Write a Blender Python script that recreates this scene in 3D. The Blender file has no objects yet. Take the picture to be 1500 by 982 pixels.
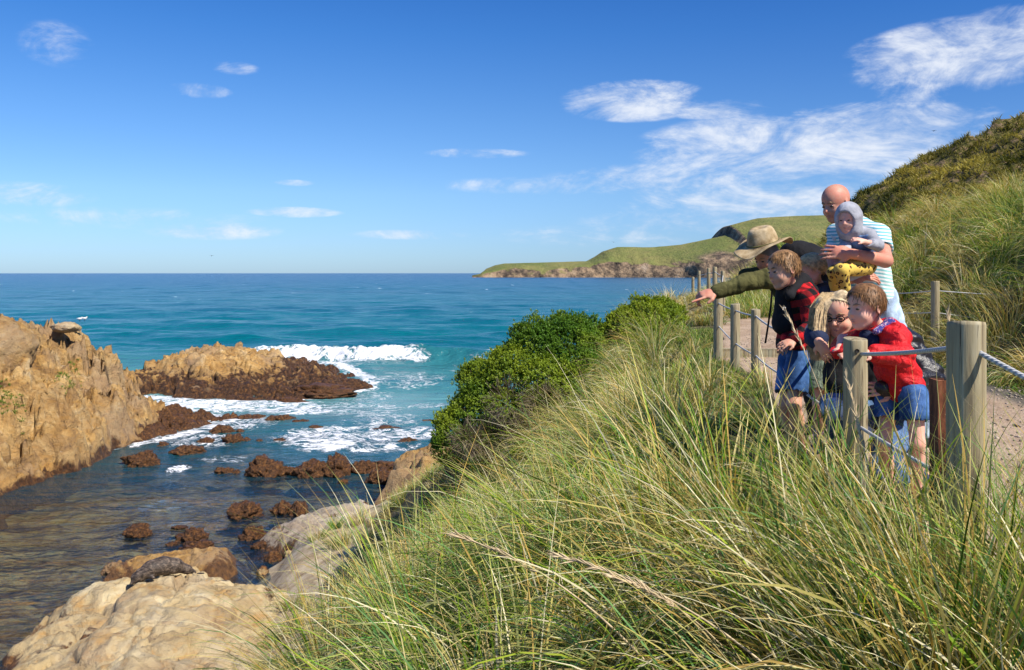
import bpy, math, random
import numpy as np
from mathutils import Vector, Matrix
random.seed(7); RNG = np.random.default_rng(11)
SC = bpy.context.scene; COL = SC.collection
F = 1250.0; CZ = 8.0                      # focal length in photo pixels, camera height over the sea
def W(px, py, Y):                         # a point of the place at depth Y
    return Vector(((px-750)/F*Y, Y, CZ-(py-400)/F*Y))
# ------------------------------------------------------------------ noise
def _h(ix, iy, iz):
    h = (ix*374761393 + iy*668265263 + iz*1274126177) & 0xffffffff
    h = ((h ^ (h >> 13))*1274126177) & 0xffffffff
    h = ((h ^ (h >> 16))*2246822519) & 0xffffffff
    return ((h ^ (h >> 15)) & 0xffffff)/16777215.0
def vnoise(x, y, z=0.0):
    x, y, z = np.broadcast_arrays(np.asarray(x, float), np.asarray(y, float), np.asarray(z, float))
    ix, iy, iz = [np.floor(a).astype(np.int64) for a in (x, y, z)]
    fx, fy, fz = x-ix, y-iy, z-iz
    u, v, w = [a*a*a*(a*(a*6-15)+10) for a in (fx, fy, fz)]
    r = 0
    for dx in (0, 1):
        for dy in (0, 1):
            for dz in (0, 1):
                r = r + _h(ix+dx, iy+dy, iz+dz)*(u if dx else 1-u)*(v if dy else 1-v)*(w if dz else 1-w)
    return r*2-1
def fbm(x, y, z=0.0, o=4, g=.5):
    r = 0; a = 1; s = 0
    for i in range(o):
        r = r + a*vnoise(x*2**i+17.3*i, y*2**i-9.1*i, z*2**i+3.7*i); s += a; a *= g
    return r/s
def ridged(x, y, z=0.0, o=4):
    r = 0; a = 1; s = 0
    for i in range(o):
        r = r + a*(1-2*np.abs(vnoise(x*2**i+5.3*i, y*2**i+2.1*i, z*2**i-1.7*i))); s += a; a *= .5
    return r/s
def worley(x, y, z=0.0):
    x, y, z = np.broadcast_arrays(np.asarray(x, float), np.asarray(y, float), np.asarray(z, float))
    ix, iy, iz = [np.floor(a).astype(np.int64) for a in (x, y, z)]
    f1 = np.full(x.shape, 9.); f2 = f1.copy(); cid = np.zeros(x.shape)
    for dx in (-1, 0, 1):
        for dy in (-1, 0, 1):
            for dz in (-1, 0, 1):
                a, b, c = ix+dx, iy+dy, iz+dz
                d = np.sqrt((a+_h(a, b, c)-x)**2+(b+_h(a+71, b, c)-y)**2+(c+_h(a, b+37, c)-z)**2)
                m = d < f1
                f2 = np.where(m, f1, np.minimum(f2, d)); cid = np.where(m, _h(a, b, c+11), cid); f1 = np.where(m, d, f1)
    return f1, f2, cid
def sstep(a, b, x):
    t = np.clip((x-a)/(b-a), 0, 1); return t*t*(3-2*t)
# ------------------------------------------------------------------ materials
class NT:
    def __init__(s, nt): s.t = nt
    def n(s, typ, **k):
        nd = s.t.nodes.new(typ)
        for a, v in k.items(): setattr(nd, a, v)
        return nd
    def put(s, sock, v):
        if isinstance(v, bpy.types.NodeSocket): s.t.links.new(v, sock)
        elif v is not None:
            if sock.type == 'RGBA' and len(v) == 3: v = (*v, 1)
            sock.default_value = v
    def math(s, op, a, b=None, c=None, clamp=False):
        nd = s.n('ShaderNodeMath', operation=op, use_clamp=clamp); s.put(nd.inputs[0], a)
        if b is not None: s.put(nd.inputs[1], b)
        if c is not None: s.put(nd.inputs[2], c)
        return nd.outputs[0]
    def mix(s, f, a, b, mode='MIX'):
        nd = s.n('ShaderNodeMix', data_type='RGBA', blend_type=mode); s.put(nd.inputs[0], f)
        s.put(nd.inputs[6], a); s.put(nd.inputs[7], b); return nd.outputs[2]
    def obj(s): return s.n('ShaderNodeTexCoord').outputs['Object']
    def pos(s): return s.n('ShaderNodeNewGeometry').outputs['Position']
    def map(s, v, scale=(1, 1, 1), loc=(0, 0, 0), rot=(0, 0, 0)):
        m = s.n('ShaderNodeMapping'); s.put(m.inputs[0], v); m.inputs[3].default_value = scale
        m.inputs[1].default_value = loc; m.inputs[2].default_value = rot; return m.outputs[0]
    def noise(s, v, scale, detail=4, rough=.55, dist=0, out=0):
        nd = s.n('ShaderNodeTexNoise'); s.put(nd.inputs['Vector'], v); nd.inputs['Scale'].default_value = scale
        nd.inputs['Detail'].default_value = detail; nd.inputs['Roughness'].default_value = rough
        nd.inputs['Distortion'].default_value = dist; return nd.outputs[out]
    def voro(s, v, scale, feature='F1', out='Distance', rand=1):
        nd = s.n('ShaderNodeTexVoronoi', feature=feature); s.put(nd.inputs['Vector'], v)
        nd.inputs['Scale'].default_value = scale; nd.inputs['Randomness'].default_value = rand
        return nd.outputs[out]
    def ramp(s, f, stops, interp='LINEAR'):
        nd = s.n('ShaderNodeValToRGB'); s.put(nd.inputs[0], f); r = nd.color_ramp; r.interpolation = interp
        while len(r.elements) > 1: r.elements.remove(r.elements[0])
        r.elements[0].position = stops[0][0]; r.elements[0].color = (*stops[0][1], 1) if not isinstance(stops[0][1], (int, float)) else (stops[0][1],)*3+(1,)
        for p, c in stops[1:]:
            e = r.elements.new(p); e.color = (*c, 1) if not isinstance(c, (int, float)) else (c, c, c, 1)
        return nd.outputs[0]
    def sm(s, v, a, b, lo=0., hi=1.):
        nd = s.n('ShaderNodeMapRange', interpolation_type='SMOOTHSTEP'); s.put(nd.inputs[0], v)
        nd.inputs[1].default_value = a; nd.inputs[2].default_value = b; nd.inputs[3].default_value = lo; nd.inputs[4].default_value = hi
        return nd.outputs[0]
    def bump(s, h, strength=.5, dist=.02, normal=None):
        nd = s.n('ShaderNodeBump'); nd.inputs['Strength'].default_value = strength; nd.inputs['Distance'].default_value = dist
        s.put(nd.inputs['Height'], h)
        if normal is not None: s.put(nd.inputs['Normal'], normal)
        return nd.outputs[0]
    def xyz(s, v):
        nd = s.n('ShaderNodeSeparateXYZ'); s.put(nd.inputs[0], v); return nd.outputs
    def attr(s, name, out='Fac'): return s.n('ShaderNodeAttribute', attribute_name=name).outputs[out]
    def bsdf(s, base, rough=.8, normal=None, spec=.3, **k):
        b = s.n('ShaderNodeBsdfPrincipled'); s.put(b.inputs['Base Color'], base); s.put(b.inputs['Roughness'], rough)
        b.inputs['Specular IOR Level'].default_value = spec
        if normal is not None: s.put(b.inputs['Normal'], normal)
        for a, v in k.items(): s.put(b.inputs[a.replace('_', ' ')], v)
        return b.outputs[0]
    def out(s, sh):
        o = s.n('ShaderNodeOutputMaterial'); s.t.links.new(sh, o.inputs[0])
def newmat(name):
    m = bpy.data.materials.new(name); m.use_nodes = True; m.node_tree.nodes.clear(); return m, NT(m.node_tree)
def simple(name, col, rough=.8, var=.25, scale=30, bump=.15, bdist=.004, spec=.3, **k):
    m, t = newmat(name); o = t.obj()
    nz = t.noise(o, scale, 5)
    c = t.mix(t.sm(nz, .3, .7), tuple(x*(1-var) for x in col), tuple(min(1, x*(1+var)) for x in col))
    t.out(t.bsdf(c, rough, t.bump(t.noise(o, scale*2.5, 4), bump, bdist), spec, **k)); return m
# ------------------------------------------------------------------ meshes
def mesh_np(name, V, Q, mat=None, parent=None, smooth=True, col=None, origin=None, attrs=None):
    V = np.asarray(V, np.float32)
    if origin is None and parent is not None: origin = parent.get('_o')
    if origin is not None: V = V-np.asarray(origin, np.float32)
    Q = np.asarray(Q, np.int32); k = Q.shape[1]; me = bpy.data.meshes.new(name)
    me.vertices.add(len(V)); me.vertices.foreach_set('co', V.ravel())
    me.loops.add(Q.size); me.loops.foreach_set('vertex_index', Q.ravel())
    me.polygons.add(len(Q)); me.polygons.foreach_set('loop_start', np.arange(0, Q.size, k, dtype=np.int32))
    if smooth: me.polygons.foreach_set('use_smooth', np.ones(len(Q), bool))
    me.update(calc_edges=True)
    if col is not None:
        a = me.attributes.new('col', 'FLOAT_COLOR', 'POINT'); c = np.ones((len(V), 4), np.float32); c[:, :3] = col
        a.data.foreach_set('color', c.ravel())
    for an, av in (attrs or {}).items():
        a = me.attributes.new(an, 'FLOAT', 'POINT'); a.data.foreach_set('value', np.asarray(av, np.float32).ravel())
    if mat: me.materials.append(mat)
    o = bpy.data.objects.new(name, me); COL.objects.link(o)
    if parent is not None: o.parent = parent
    elif origin is not None: o.location = origin
    return o
def tag(o, label=None, cat=None, group=None, kind=None):
    if label: o['label'] = label
    if cat: o['category'] = cat
    if group: o['group'] = group
    if kind: o['kind'] = kind
    return o
def empty(name, loc, label, cat, group=None):
    o = bpy.data.objects.new(name, None); COL.objects.link(o); o.location = loc; o.empty_display_size = .1
    o['_o'] = tuple(loc); return tag(o, label, cat, group)
def gridq(nu, nv):
    i = np.arange(nu-1)[:, None]*nv+np.arange(nv-1)[None]
    return np.stack([i, i+nv, i+nv+1, i+1], -1).reshape(-1, 4)
def tube(pts, r, n=10, cap=True):
    """swept tube; r scalar or per point -> V, Q(quads)"""
    P = np.array([tuple(p) for p in pts], float); m = len(P); r = np.broadcast_to(np.asarray(r, float), (m,))
    T = np.gradient(P, axis=0); T /= np.linalg.norm(T, axis=1)[:, None]
    a = np.array([0, 0, 1.]) if abs(T[0, 2]) < .9 else np.array([1., 0, 0]); V = []
    for i in range(m):
        s = np.cross(T[i], a); s /= np.linalg.norm(s); u = np.cross(s, T[i]); a = u
        for k in range(n):
            th = 2*math.pi*k/n; V.append(P[i]+r[i]*(s*math.cos(th)+u*math.sin(th)))
    Q = [(i*n+k, i*n+(k+1) % n, (i+1)*n+(k+1) % n, (i+1)*n+k) for i in range(m-1) for k in range(n)]
    if cap:
        for base, p in ((0, P[0]), ((m-1)*n, P[-1])):
            c = len(V); V.append(p)
            for k in range(0, n): Q.append((base+k, base+(k+1) % n, c, c))
    Q2 = [q if q[2] != q[3] else q for q in Q]
    return np.array(V), Q2
def mesh_py(name, V, faces, mat=None, parent=None, smooth=True, origin=None):
    faces = [tuple(dict.fromkeys(f)) for f in faces]
    if origin is None and parent is not None: origin = parent.get('_o')
    V = np.array([tuple(v) for v in V], float)
    if origin is not None: V = V-np.array(origin)
    me = bpy.data.meshes.new(name); me.from_pydata([tuple(v) for v in V], [], faces); me.update()
    if smooth: me.polygons.foreach_set('use_smooth', np.ones(len(faces), bool))
    if mat: me.materials.append(mat)
    o = bpy.data.objects.new(name, me); COL.objects.link(o)
    if parent is not None: o.parent = parent
    elif origin is not None: o.location = origin
    return o
def tube_obj(name, pts, r, mat, parent=None, n=10, smooth=True, origin=None):
    V, Q = tube(pts, r, n); return mesh_py(name, V, Q, mat, parent, smooth, origin)
def joinVQ(parts):
    V = []; Q = []; o = 0
    for v, q in parts:
        V.append(np.asarray(v)); Q += [tuple(i+o for i in f) for f in q]; o += len(v)
    return np.concatenate(V), Q
# ------------------------------------------------------------------ the lie of the land
TF = np.array([(-6, 1.2), (0, 1.25), (2.6, 1.38), (3.8, 1.53), (6.6, 2.11), (9.6, 2.74), (10.9, 2.85), (12.2, 2.95), (17, 4.0), (22, 5.4), (28, 6.4), (34, 7.2), (45, 9), (80, 18)])
TP = np.array([(-6, -1.1), (4, -1.1), (5.5, -1.2), (9.6, -1.25), (13, -1.25), (17, -1.15), (22, -.95), (28, -.8), (34, -1.1), (40, -2.5), (50, -6), (60, -9), (90, -10)])
TB = np.array([(-6, -6), (5, -6.3), (9, -5.7), (13, -5.2), (17, -5.6), (23, -6.2), (28, -4), (31, -3.2), (45, 2), (60, 10), (90, 20)])
PR = np.array([(-9, 0), (0, 0), (.04, -.02), (.2, -.55), (.4, -1.4), (.55, -2.4), (.76, -4.2), (.92, -6), (1, -6.9), (1.25, -8.6), (9, -9.5)])
def xf(y): return np.interp(y, TF[:, 0], TF[:, 1])
def zp(y): return np.interp(y, TP[:, 0], TP[:, 1])
def ground(x, y):
    x = np.asarray(x, float); y = np.asarray(y, float)
    f = xf(y); z = zp(y); b = np.interp(y, TB[:, 0], TB[:, 1])
    t = (f-x)/(f-b)
    sea = np.interp(t, PR[:, 0], PR[:, 1])-1.15*sstep(2.5, 10, y)*sstep(.08, .45, t)*(1-sstep(.75, .98, t))
    d = x-(f+2.9)
    dune = 2.15*sstep(-.3, 5.5, d)+.75*sstep(0, 2.2, d)+1.75*np.exp(-((x-9.6)/1.3)**2-((y-30)/2.5)**2)+.06*np.clip(d-5, 0, 60)
    n = fbm(x*.55, y*.55, 3.3, 3)*.22*np.clip(np.maximum((f-x-.4), d+.1), 0, 1)
    n = n+fbm(x*2.2, y*2.2, 1.3, 2)*.02
    return CZ+np.maximum(z+sea+dune+n, -9.6)
def G(x, y): return float(ground(x, y))
# ------------------------------------------------------------------ world, sun, camera
SUN = Vector((.56, -.50, .86)).normalized()
el = math.asin(SUN.z); az = math.atan2(SUN.x, SUN.y)
w = bpy.data.worlds.new("World"); SC.world = w; w.use_nodes = True
wt = NT(w.node_tree); w.node_tree.nodes.clear()
sky = wt.n('ShaderNodeTexSky', sky_type='NISHITA'); sky.sun_disc = False; sky.sun_elevation = el; sky.sun_rotation = az
sky.air_density = 1.0; sky.dust_density = .25; sky.ozone_density = 3.0; sky.altitude = 0
gv = wt.n('ShaderNodeTexCoord').outputs['Generated']; X_, Y_, Z_ = wt.xyz(gv)
azn = wt.math('ARCTAN2', X_, Y_); eln = wt.math('ARCSINE', Z_)
elc = wt.math('MAXIMUM', eln, 0.0)
hs = wt.n('ShaderNodeHueSaturation'); hs.inputs['Saturation'].default_value = 1.0; wt.put(hs.inputs['Color'], sky.outputs[0])
tint = wt.ramp(wt.math('MULTIPLY', elc, 2.2), [(0, (.47, .70, 1.14)), (.08, (.50, .72, 1.12)), (.2, (.54, .76, 1.08)), (.4, (.42, .70, 1.06)), (.6, (.27, .62, 1.06)), (.8, (.17, .52, 1.02)), (1, (.14, .48, 1.0))])
clear = wt.mix(1.0, hs.outputs[0], tint, 'MULTIPLY')
rt = wt.sm(azn, -.25, .62); clear = wt.mix(wt.math('MULTIPLY', rt, .5), clear, wt.mix(1.0, clear, (.62, .70, .84), 'MULTIPLY'))
cb = wt.n('ShaderNodeCombineXYZ'); wt.put(cb.inputs[0], azn); wt.put(cb.inputs[1], wt.math('MULTIPLY', eln, 2.3)); cv = cb.outputs[0]
cn = wt.noise(cv, 8, 9, .68, .9); cn2 = wt.noise(cv, 34, 6, .6, .3)
nn = wt.math('ADD', wt.math('MULTIPLY', cn, 1.0), wt.math('MULTIPLY', cn2, .45))       # about .67 mean
def ae(px, py):
    x = (px-750)/F; z = (400-py)/F; return math.atan2(x, 1), math.atan2(z, math.hypot(x, 1))
tot = None
CL = [(1190, 212, 250, 52, .95), (1290, 185, 150, 34, .95), (1010, 262, 220, 26, .55), (1340, 235, 150, 40, .6), (930, 148, 110, 30, 1.0), (1050, 160, 75, 15, .8), (1400, 82, 140, 48, 1.0), (1480, 62, 90, 45, .9), (1335, 138, 45, 15, .5),
      (1150, 292, 240, 30, .7), (1050, 324, 210, 22, .5), (800, 272, 170, 14, .35), (700, 225, 80, 8, .5), (292, 133, 44, 11, .58), (345, 100, 34, 10, .38), (82, 64, 46, 30, .34), (310, 338, 95, 14, .6), (430, 311, 70, 8, .6),
      (600, 344, 90, 8, .4), (30, 286, 90, 18, .35), (430, 268, 30, 5, .4), (190, 320, 200, 16, .25), (900, 345, 200, 18, .3)]
for (px, py, a, b, s) in CL:
    u0, v0 = ae(px, py); a_ = a/F*.95; b_ = b/F*.95
    du = wt.math('MULTIPLY', wt.math('SUBTRACT', azn, u0), 1/a_); dv = wt.math('MULTIPLY', wt.math('SUBTRACT', eln, v0), 1/b_)
    r2 = wt.math('ADD', wt.math('MULTIPLY', du, du), wt.math('MULTIPLY', dv, dv))
    e = wt.math('MULTIPLY', wt.math('SUBTRACT', 1.25, r2), s, clamp=True)
    tot = e if tot is None else wt.math('MAXIMUM', tot, e)
dens = wt.sm(wt.math('ADD', wt.math('MULTIPLY', tot, .42), wt.math('MULTIPLY', nn, 1.75)), 1.17, 2.05)
dens = wt.math('MULTIPLY', dens, wt.sm(tot, 0, .3))
shade = wt.mix(wt.sm(nn, .5, .95), (4.6, 5.3, 6.6), (6.8, 7.1, 7.6))
skyc = wt.mix(wt.math('MULTIPLY', dens, .88), clear, shade)
bg = wt.n('ShaderNodeBackground'); wt.put(bg.inputs[0], skyc); bg.inputs[1].default_value = .102
wo = wt.n('ShaderNodeOutputWorld'); w.node_tree.links.new(bg.outputs[0], wo.inputs[0])
sd = bpy.data.lights.new('sun', 'SUN'); sd.energy = 5.0; sd.angle = math.radians(.5); sd.color = (1, .93, .82)
so = bpy.data.objects.new('sun', sd); COL.objects.link(so); so.rotation_euler = SUN.to_track_quat('Z', 'Y').to_euler(); so.location = (20, -20, 40)
cd = bpy.data.cameras.new('camera'); cd.sensor_width = 36; cd.lens = 36*F/1500; cd.shift_y = -(491-400)/1500
cd.clip_start = .05; cd.clip_end = 30000
co = bpy.data.objects.new('camera', cd); COL.objects.link(co); co.location = (0, 0, CZ); co.rotation_euler = (math.pi/2, 0, 0); SC.camera = co
SC.view_settings.view_transform = 'Standard'; SC.view_settings.look = 'None'; SC.view_settings.exposure = .40; SC.view_settings.gamma = 1
SC.view_settings.use_curve_mapping = False
# ------------------------------------------------------------------ ground and path
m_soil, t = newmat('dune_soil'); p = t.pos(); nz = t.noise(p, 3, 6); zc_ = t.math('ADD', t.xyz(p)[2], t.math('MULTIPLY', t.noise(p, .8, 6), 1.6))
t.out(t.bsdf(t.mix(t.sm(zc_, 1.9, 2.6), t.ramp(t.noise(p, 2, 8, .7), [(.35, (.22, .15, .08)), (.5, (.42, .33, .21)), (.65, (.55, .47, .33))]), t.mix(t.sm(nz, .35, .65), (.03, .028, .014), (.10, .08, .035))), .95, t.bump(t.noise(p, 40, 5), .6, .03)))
def strip_axis(a): return np.array(a)
ys = np.concatenate([np.arange(-5, 16, .12), np.arange(16, 40, .3), np.arange(40, 95, 1.2)])
xs = np.concatenate([np.arange(-16, -7, .5), np.arange(-7, 13, .12), np.arange(13, 45, .8)])
GX, GY = np.meshgrid(xs, ys, indexing='ij')
tag(mesh_np('ground', np.stack([GX, GY, ground(GX, GY)], -1).reshape(-1, 3), gridq(len(xs), len(ys)), m_soil), kind='structure')
m_path, t = newmat('gravel_path'); p = t.pos()
c = t.mix(t.sm(t.noise(p, 1.3, 5), .35, .65), (.34, .235, .15), (.46, .34, .235))
vo = t.voro(p, 55, out='Color'); bw = t.n('ShaderNodeRGBToBW'); t.put(bw.inputs[0], vo)
c = t.mix(t.sm(bw.outputs[0], .68, .9, 0, .55), c, (.13, .09, .06)); c = t.mix(t.sm(bw.outputs[0], .1, .3, .4, 0), c, (.62, .52, .42))
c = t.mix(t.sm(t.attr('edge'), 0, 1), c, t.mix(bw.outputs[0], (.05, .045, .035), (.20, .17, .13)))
t.out(t.bsdf(c, .95, t.bump(t.math('ADD', t.noise(p, 60, 4), t.noise(p, 8, 3)), .7, .03)))
py_ = np.concatenate([np.arange(-3, 16, .06), np.arange(16, 21, .2)]); s_ = np.linspace(0, 1, 60)
S, PY = np.meshgrid(s_, py_, indexing='ij')
lo = xf(PY)+.05+.12*fbm(PY*1.1, 0*PY, 4.); hi = xf(PY)+2.75+.25*fbm(PY*.6, 0*PY, 9.)
PX = lo+(hi-lo)*S; rut = .012*fbm(PX*3, PY*1.2, 0, 3)
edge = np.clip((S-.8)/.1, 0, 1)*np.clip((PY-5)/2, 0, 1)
gz = ground(PX, PY)+.012+rut-.03*np.clip((.03-S)/.03, 0, 1)-.03*np.clip((S-.97)/.03, 0, 1)
tag(mesh_np('path', np.stack([PX, PY, gz], -1).reshape(-1, 3), gridq(60, len(py_)), m_path, attrs={'edge': edge}), kind='structure')
# loose stones on the path
def ico(sub=2):
    import bmesh
    bm = bmesh.new(); bmesh.ops.create_icosphere(bm, subdivisions=sub, radius=1)
    V = np.array([v.co[:] for v in bm.verts]); Fa = np.array([[v.index for v in f.verts] for f in bm.faces]); bm.free(); return V, Fa
I1 = ico(1); I2 = ico(2); I3 = ico(3); I5 = ico(5)
def scatter_stones(name, pts, size, mat, seed, label, cat):
    r = np.random.default_rng(seed); V0, F0 = I1; Vs = []; Fs = []
    for i, q in enumerate(pts):
        s = size*r.uniform(.4, 1.5); v = V0*(1+.25*r.normal(size=(len(V0), 1)).clip(-1, 1))*s*np.array([1, r.uniform(.6, 1), r.uniform(.4, .7)])
        a = r.uniform(0, 6.28); R = np.array([[math.cos(a), -math.sin(a), 0], [math.sin(a), math.cos(a), 0], [0, 0, 1]])
        Vs.append(v@R.T+q); Fs.append(F0+i*len(V0))
    return tag(mesh_np(name, np.concatenate(Vs), np.concatenate(Fs), mat, smooth=False), label, cat, kind='stuff')
m_stone = simple('path_stone', (.33, .27, .21), .9, .5, 12)
r = np.random.default_rng(5); n = 2600; yy = r.uniform(2, 16, n); ss = r.uniform(0, 1, n)**.7; xx = xf(yy)+.15+2.6*ss
scatter_stones('gravel', np.stack([xx, yy, ground(xx, yy)+.016], -1), .014, m_stone, 2, 'loose small gravel stones scattered over the sandy path', 'gravel')
# ------------------------------------------------------------------ inland hillside
m_hill, t = newmat('hill_scrub'); p = t.pos()
nb = t.noise(p, .35, 8, .7); nf = t.noise(p, 2.2, 6, .7); vv = t.voro(p, .9)
c = t.ramp(t.math('ADD', t.math('MULTIPLY', nb, .4), t.math('MULTIPLY', nf, .6)), [(.38, (.018, .018, .010)), (.45, (.06, .055, .018)), (.49, (.16, .155, .028)), (.53, (.24, .17, .07)), (.60, (.42, .29, .18))])
t.out(t.bsdf(c, .95, t.bump(t.math('ADD', nf, t.math('MULTIPLY', vv, -.6)), .9, 1.0)))
hx = np.linspace(8, 105, 520); hy = np.linspace(33, 105, 330); HX, HY = np.meshgrid(hx, hy, indexing='ij')
u = HX*65/np.maximum(HY, 65)
zr = np.interp(u, [8, 19, 22, 24.5, 26.5, 30, 39, 52, 75, 105], [-9, -7, -1, 3.0, 5.2, 7.3, 11.2, 16, 22, 27])
pf = sstep(30, 66, HY)*(1-.5*sstep(72, 110, HY))
HZ = CZ+(zr+2)*(.25+.75*pf)-2+1.0*ridged(HX*.14+HY*.06, HY*.1, 2, 4)*np.clip((zr+8)/10, 0, 1)+.7*fbm(HX*.8, HY*.8, 1, 4)
w1, w2, cid = worley(HX*.55, HY*.55, 0.5)
HZ += .55*np.clip(.75-w1, 0, 1)*(cid > .35)*np.clip((zr+8)/10, 0, 1)
tag(mesh_np('hillside', np.stack([HX, HY, HZ], -1).reshape(-1, 3), gridq(520, 330), m_hill), kind='structure')
def hillz(x, y):
    i = np.clip(((x-8)/97*519).astype(int), 0, 519); j = np.clip(((y-33)/72*329).astype(int), 0, 329); return HZ[i, j]
# ------------------------------------------------------------------ headland
m_head, t = newmat('headland_turf'); p = t.pos(); g = t.n('ShaderNodeNewGeometry')
_, _, nz_ = t.xyz(g.outputs['Normal']); _, _, pz = t.xyz(p)
nb = t.noise(p, .012, 6, .6); nf = t.noise(p, .05, 6, .65)
turf = t.mix(t.sm(nb, .38, .62), (.15, .18, .045), (.25, .235, .075))
turf = t.mix(t.sm(nf, .5, .75, 0, .6), turf, (.2, .15, .07))
rockc = t.ramp(t.noise(p, .045, 8, .75), [(.34, (.02, .016, .014)), (.46, (.13, .095, .065)), (.56, (.34, .235, .14)), (.68, (.50, .38, .26))])
stp = t.sm(t.math('ADD', nz_, t.math('MULTIPLY', t.math('SUBTRACT', nf, .5), .45)), .66, .84)
c = t.mix(t.attr('rock'), t.mix(stp, rockc, turf), rockc)
t.out(t.bsdf(c, .95, t.bump(t.math('ADD', nf, t.noise(p, .16, 5, .7)), .9, 6)))
ax = np.linspace(-70, 1300, 760); ayv = np.linspace(0, 1, 190); AX, AT = np.meshgrid(ax, ayv, indexing='ij')
ridge_px = np.array([690, 705, 712, 725, 740, 800, 862, 876, 886, 905, 960, 1000, 1058, 1063, 1070, 1085, 1110, 1165, 1300, 1800])
ridge_y = np.array([404, 401, 394, 389, 386.5, 385, 383, 375, 368, 362.5, 362.5, 358.5, 347, 345, 330, 326.5, 320, 317, 313, 305])
rh = (400-np.interp(AX/1.28+750, ridge_px, ridge_y))*1.28+8
ysh = 1500-260*sstep(150, 700, AX)+22*fbm(AX*.012, 0*AX, 5., 4)
AY = ysh-30+AT**1.3*(1900-ysh); d = (AY-ysh); dd = np.clip(d/(1600-ysh), 0, 1)
cl = np.minimum(rh*.75, 11+7*fbm(AX*.012, 0*AX, 2.)+9*sstep(330, 420, AX))
AZ = -4+sstep(-6, 16, d)*(cl+4)+(rh-cl)*(dd**.8*(1.25-.25*dd))*(1-.6*sstep(1640, 1900, AY))
ra = ridged(AX*.02, AY*.012, AZ*.02, 5)
AZ = AZ+ra*np.clip(d/12, 0, 1)*np.clip(1.3-d/60, .16, 1)*6*np.clip(rh/30, .2, 1)
AY = AY+10*fbm(AX*.03, AZ*.03, 1., 4)*np.clip(1.4-d/60, 0, 1)
pxs = AX/AY*F+750; pys = 400+(8-AZ)/AY*F
scar = np.clip(1-((pxs-1052)/42)**2-((pys-381)/13)**2+.9*fbm(AX*.03, AY*.02, AZ*.05, 4), 0, 1)
scar = np.maximum(scar, np.clip(1.1-((pxs-1062)/4.5)**2-((pys-336)/8)**2, 0, 1)*1.0)
scar = np.maximum(scar, np.clip((6-AZ)/5, 0, 1))
tag(mesh_np('headland', np.stack([AX, AY, AZ], -1).reshape(-1, 3), gridq(760, 190), m_head, attrs={'rock': scar}), kind='structure')
# ------------------------------------------------------------------ rocks
def rock_mat(name, cols, wet=0.55, wetcol=((.035, .018, .010), (.10, .045, .018)), sc=1.0, orange=.5, side=.9, pit=.7):
    m, t = newmat(name); p = t.pos(); _, _, z = t.xyz(p)
    n1 = t.noise(p, .9*sc, 8, .62, .8); n2 = t.noise(p, 5*sc, 7, .7); n3 = t.noise(t.map(p, (1, 1, 3.5), rot=(.25, .1, 0)), 1.6*sc, 6, .6)
    c = t.ramp(n1, [(.3, cols[0]), (.45, cols[1]), (.58, cols[2]), (.72, cols[3])])
    ov = t.voro(p, 1.1*sc, out='Color'); obw = t.n('ShaderNodeRGBToBW'); t.put(obw.inputs[0], ov)
    c = t.mix(t.sm(obw.outputs[0], .3, .7, .35, 0), c, (.25, .17, .10))
    c = t.mix(t.sm(n3, .5, .66, 0, orange), c, (.48, .25, .06))
    c = t.mix(t.sm(t.noise(p, .33*sc, 5, .6), .50, .62, 0, .42), c, t.mix(n2, (.20, .14, .10), (.50, .38, .27)))
    c = t.mix(t.sm(n2, .54, .70, 0, pit), c, (.10, .065, .035))
    c = t.mix(t.sm(n2, .26, .4, .45, 0), c, (.62, .52, .38))
    wz = t.math('ADD', z, t.math('MULTIPLY', t.math('SUBTRACT', n1, .5), -3.2))
    wf = t.sm(wz, wet, wet+.35, 1, 0)
    wc = t.ramp(n2, [(.35, wetcol[0]), (.52, wetcol[1]), (.66, (.26, .12, .035))])
    c = t.mix(wf, c, wc)
    cr = t.voro(t.map(p, (1, 1, 1.7), rot=(.3, .2, 0)), 1.7*sc, 'DISTANCE_TO_EDGE'); crf = t.sm(cr, 0, .05, 1, 0)
    h = t.math('ADD', t.math('MULTIPLY', n2, 1.0), t.math('MULTIPLY', n1, .6)); h = t.math('ADD', h, 0.0)
    h = t.math('ADD', h, t.math('MULTIPLY', t.noise(p, 22*sc, 5, .7), .35))
    rg = t.n('ShaderNodeMapRange'); t.put(rg.inputs[0], wf); rg.inputs[3].default_value = .92; rg.inputs[4].default_value = .45
    t.out(t.bsdf(c, rg.outputs[0], t.bump(h, min(1, side*1.15), .22/sc), .35)); return m
TAN = ((.17, .09, .035), (.50, .285, .09), (.68, .44, .17), (.76, .60, .36))
GREYTAN = ((.34, .24, .12), (.54, .41, .21), (.64, .52, .30), (.72, .64, .44))
m_tan = rock_mat('tan_rock', TAN, .2); m_slab = rock_mat('slab_rock', GREYTAN, .22, orange=.55, sc=1.2, side=.62, pit=.35); m_slab2 = rock_mat('grey_slab', ((.36, .30, .22), (.52, .44, .34), (.62, .54, .42), (.70, .62, .50)), .15, orange=.1, sc=1.6, pit=.35)
m_mid = rock_mat('outcrop_rock', TAN, .95, ((.022, .012, .008), (.085, .040, .018)))
m_brown = rock_mat('weedy_rock', TAN, 6.0, ((.022, .011, .006), (.10, .042, .014)), 2.2)
m_ledge = rock_mat('ledge_rock', TAN, .25, ((.07, .035, .018), (.17, .085, .035)), 1.5, orange=.7)
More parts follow.
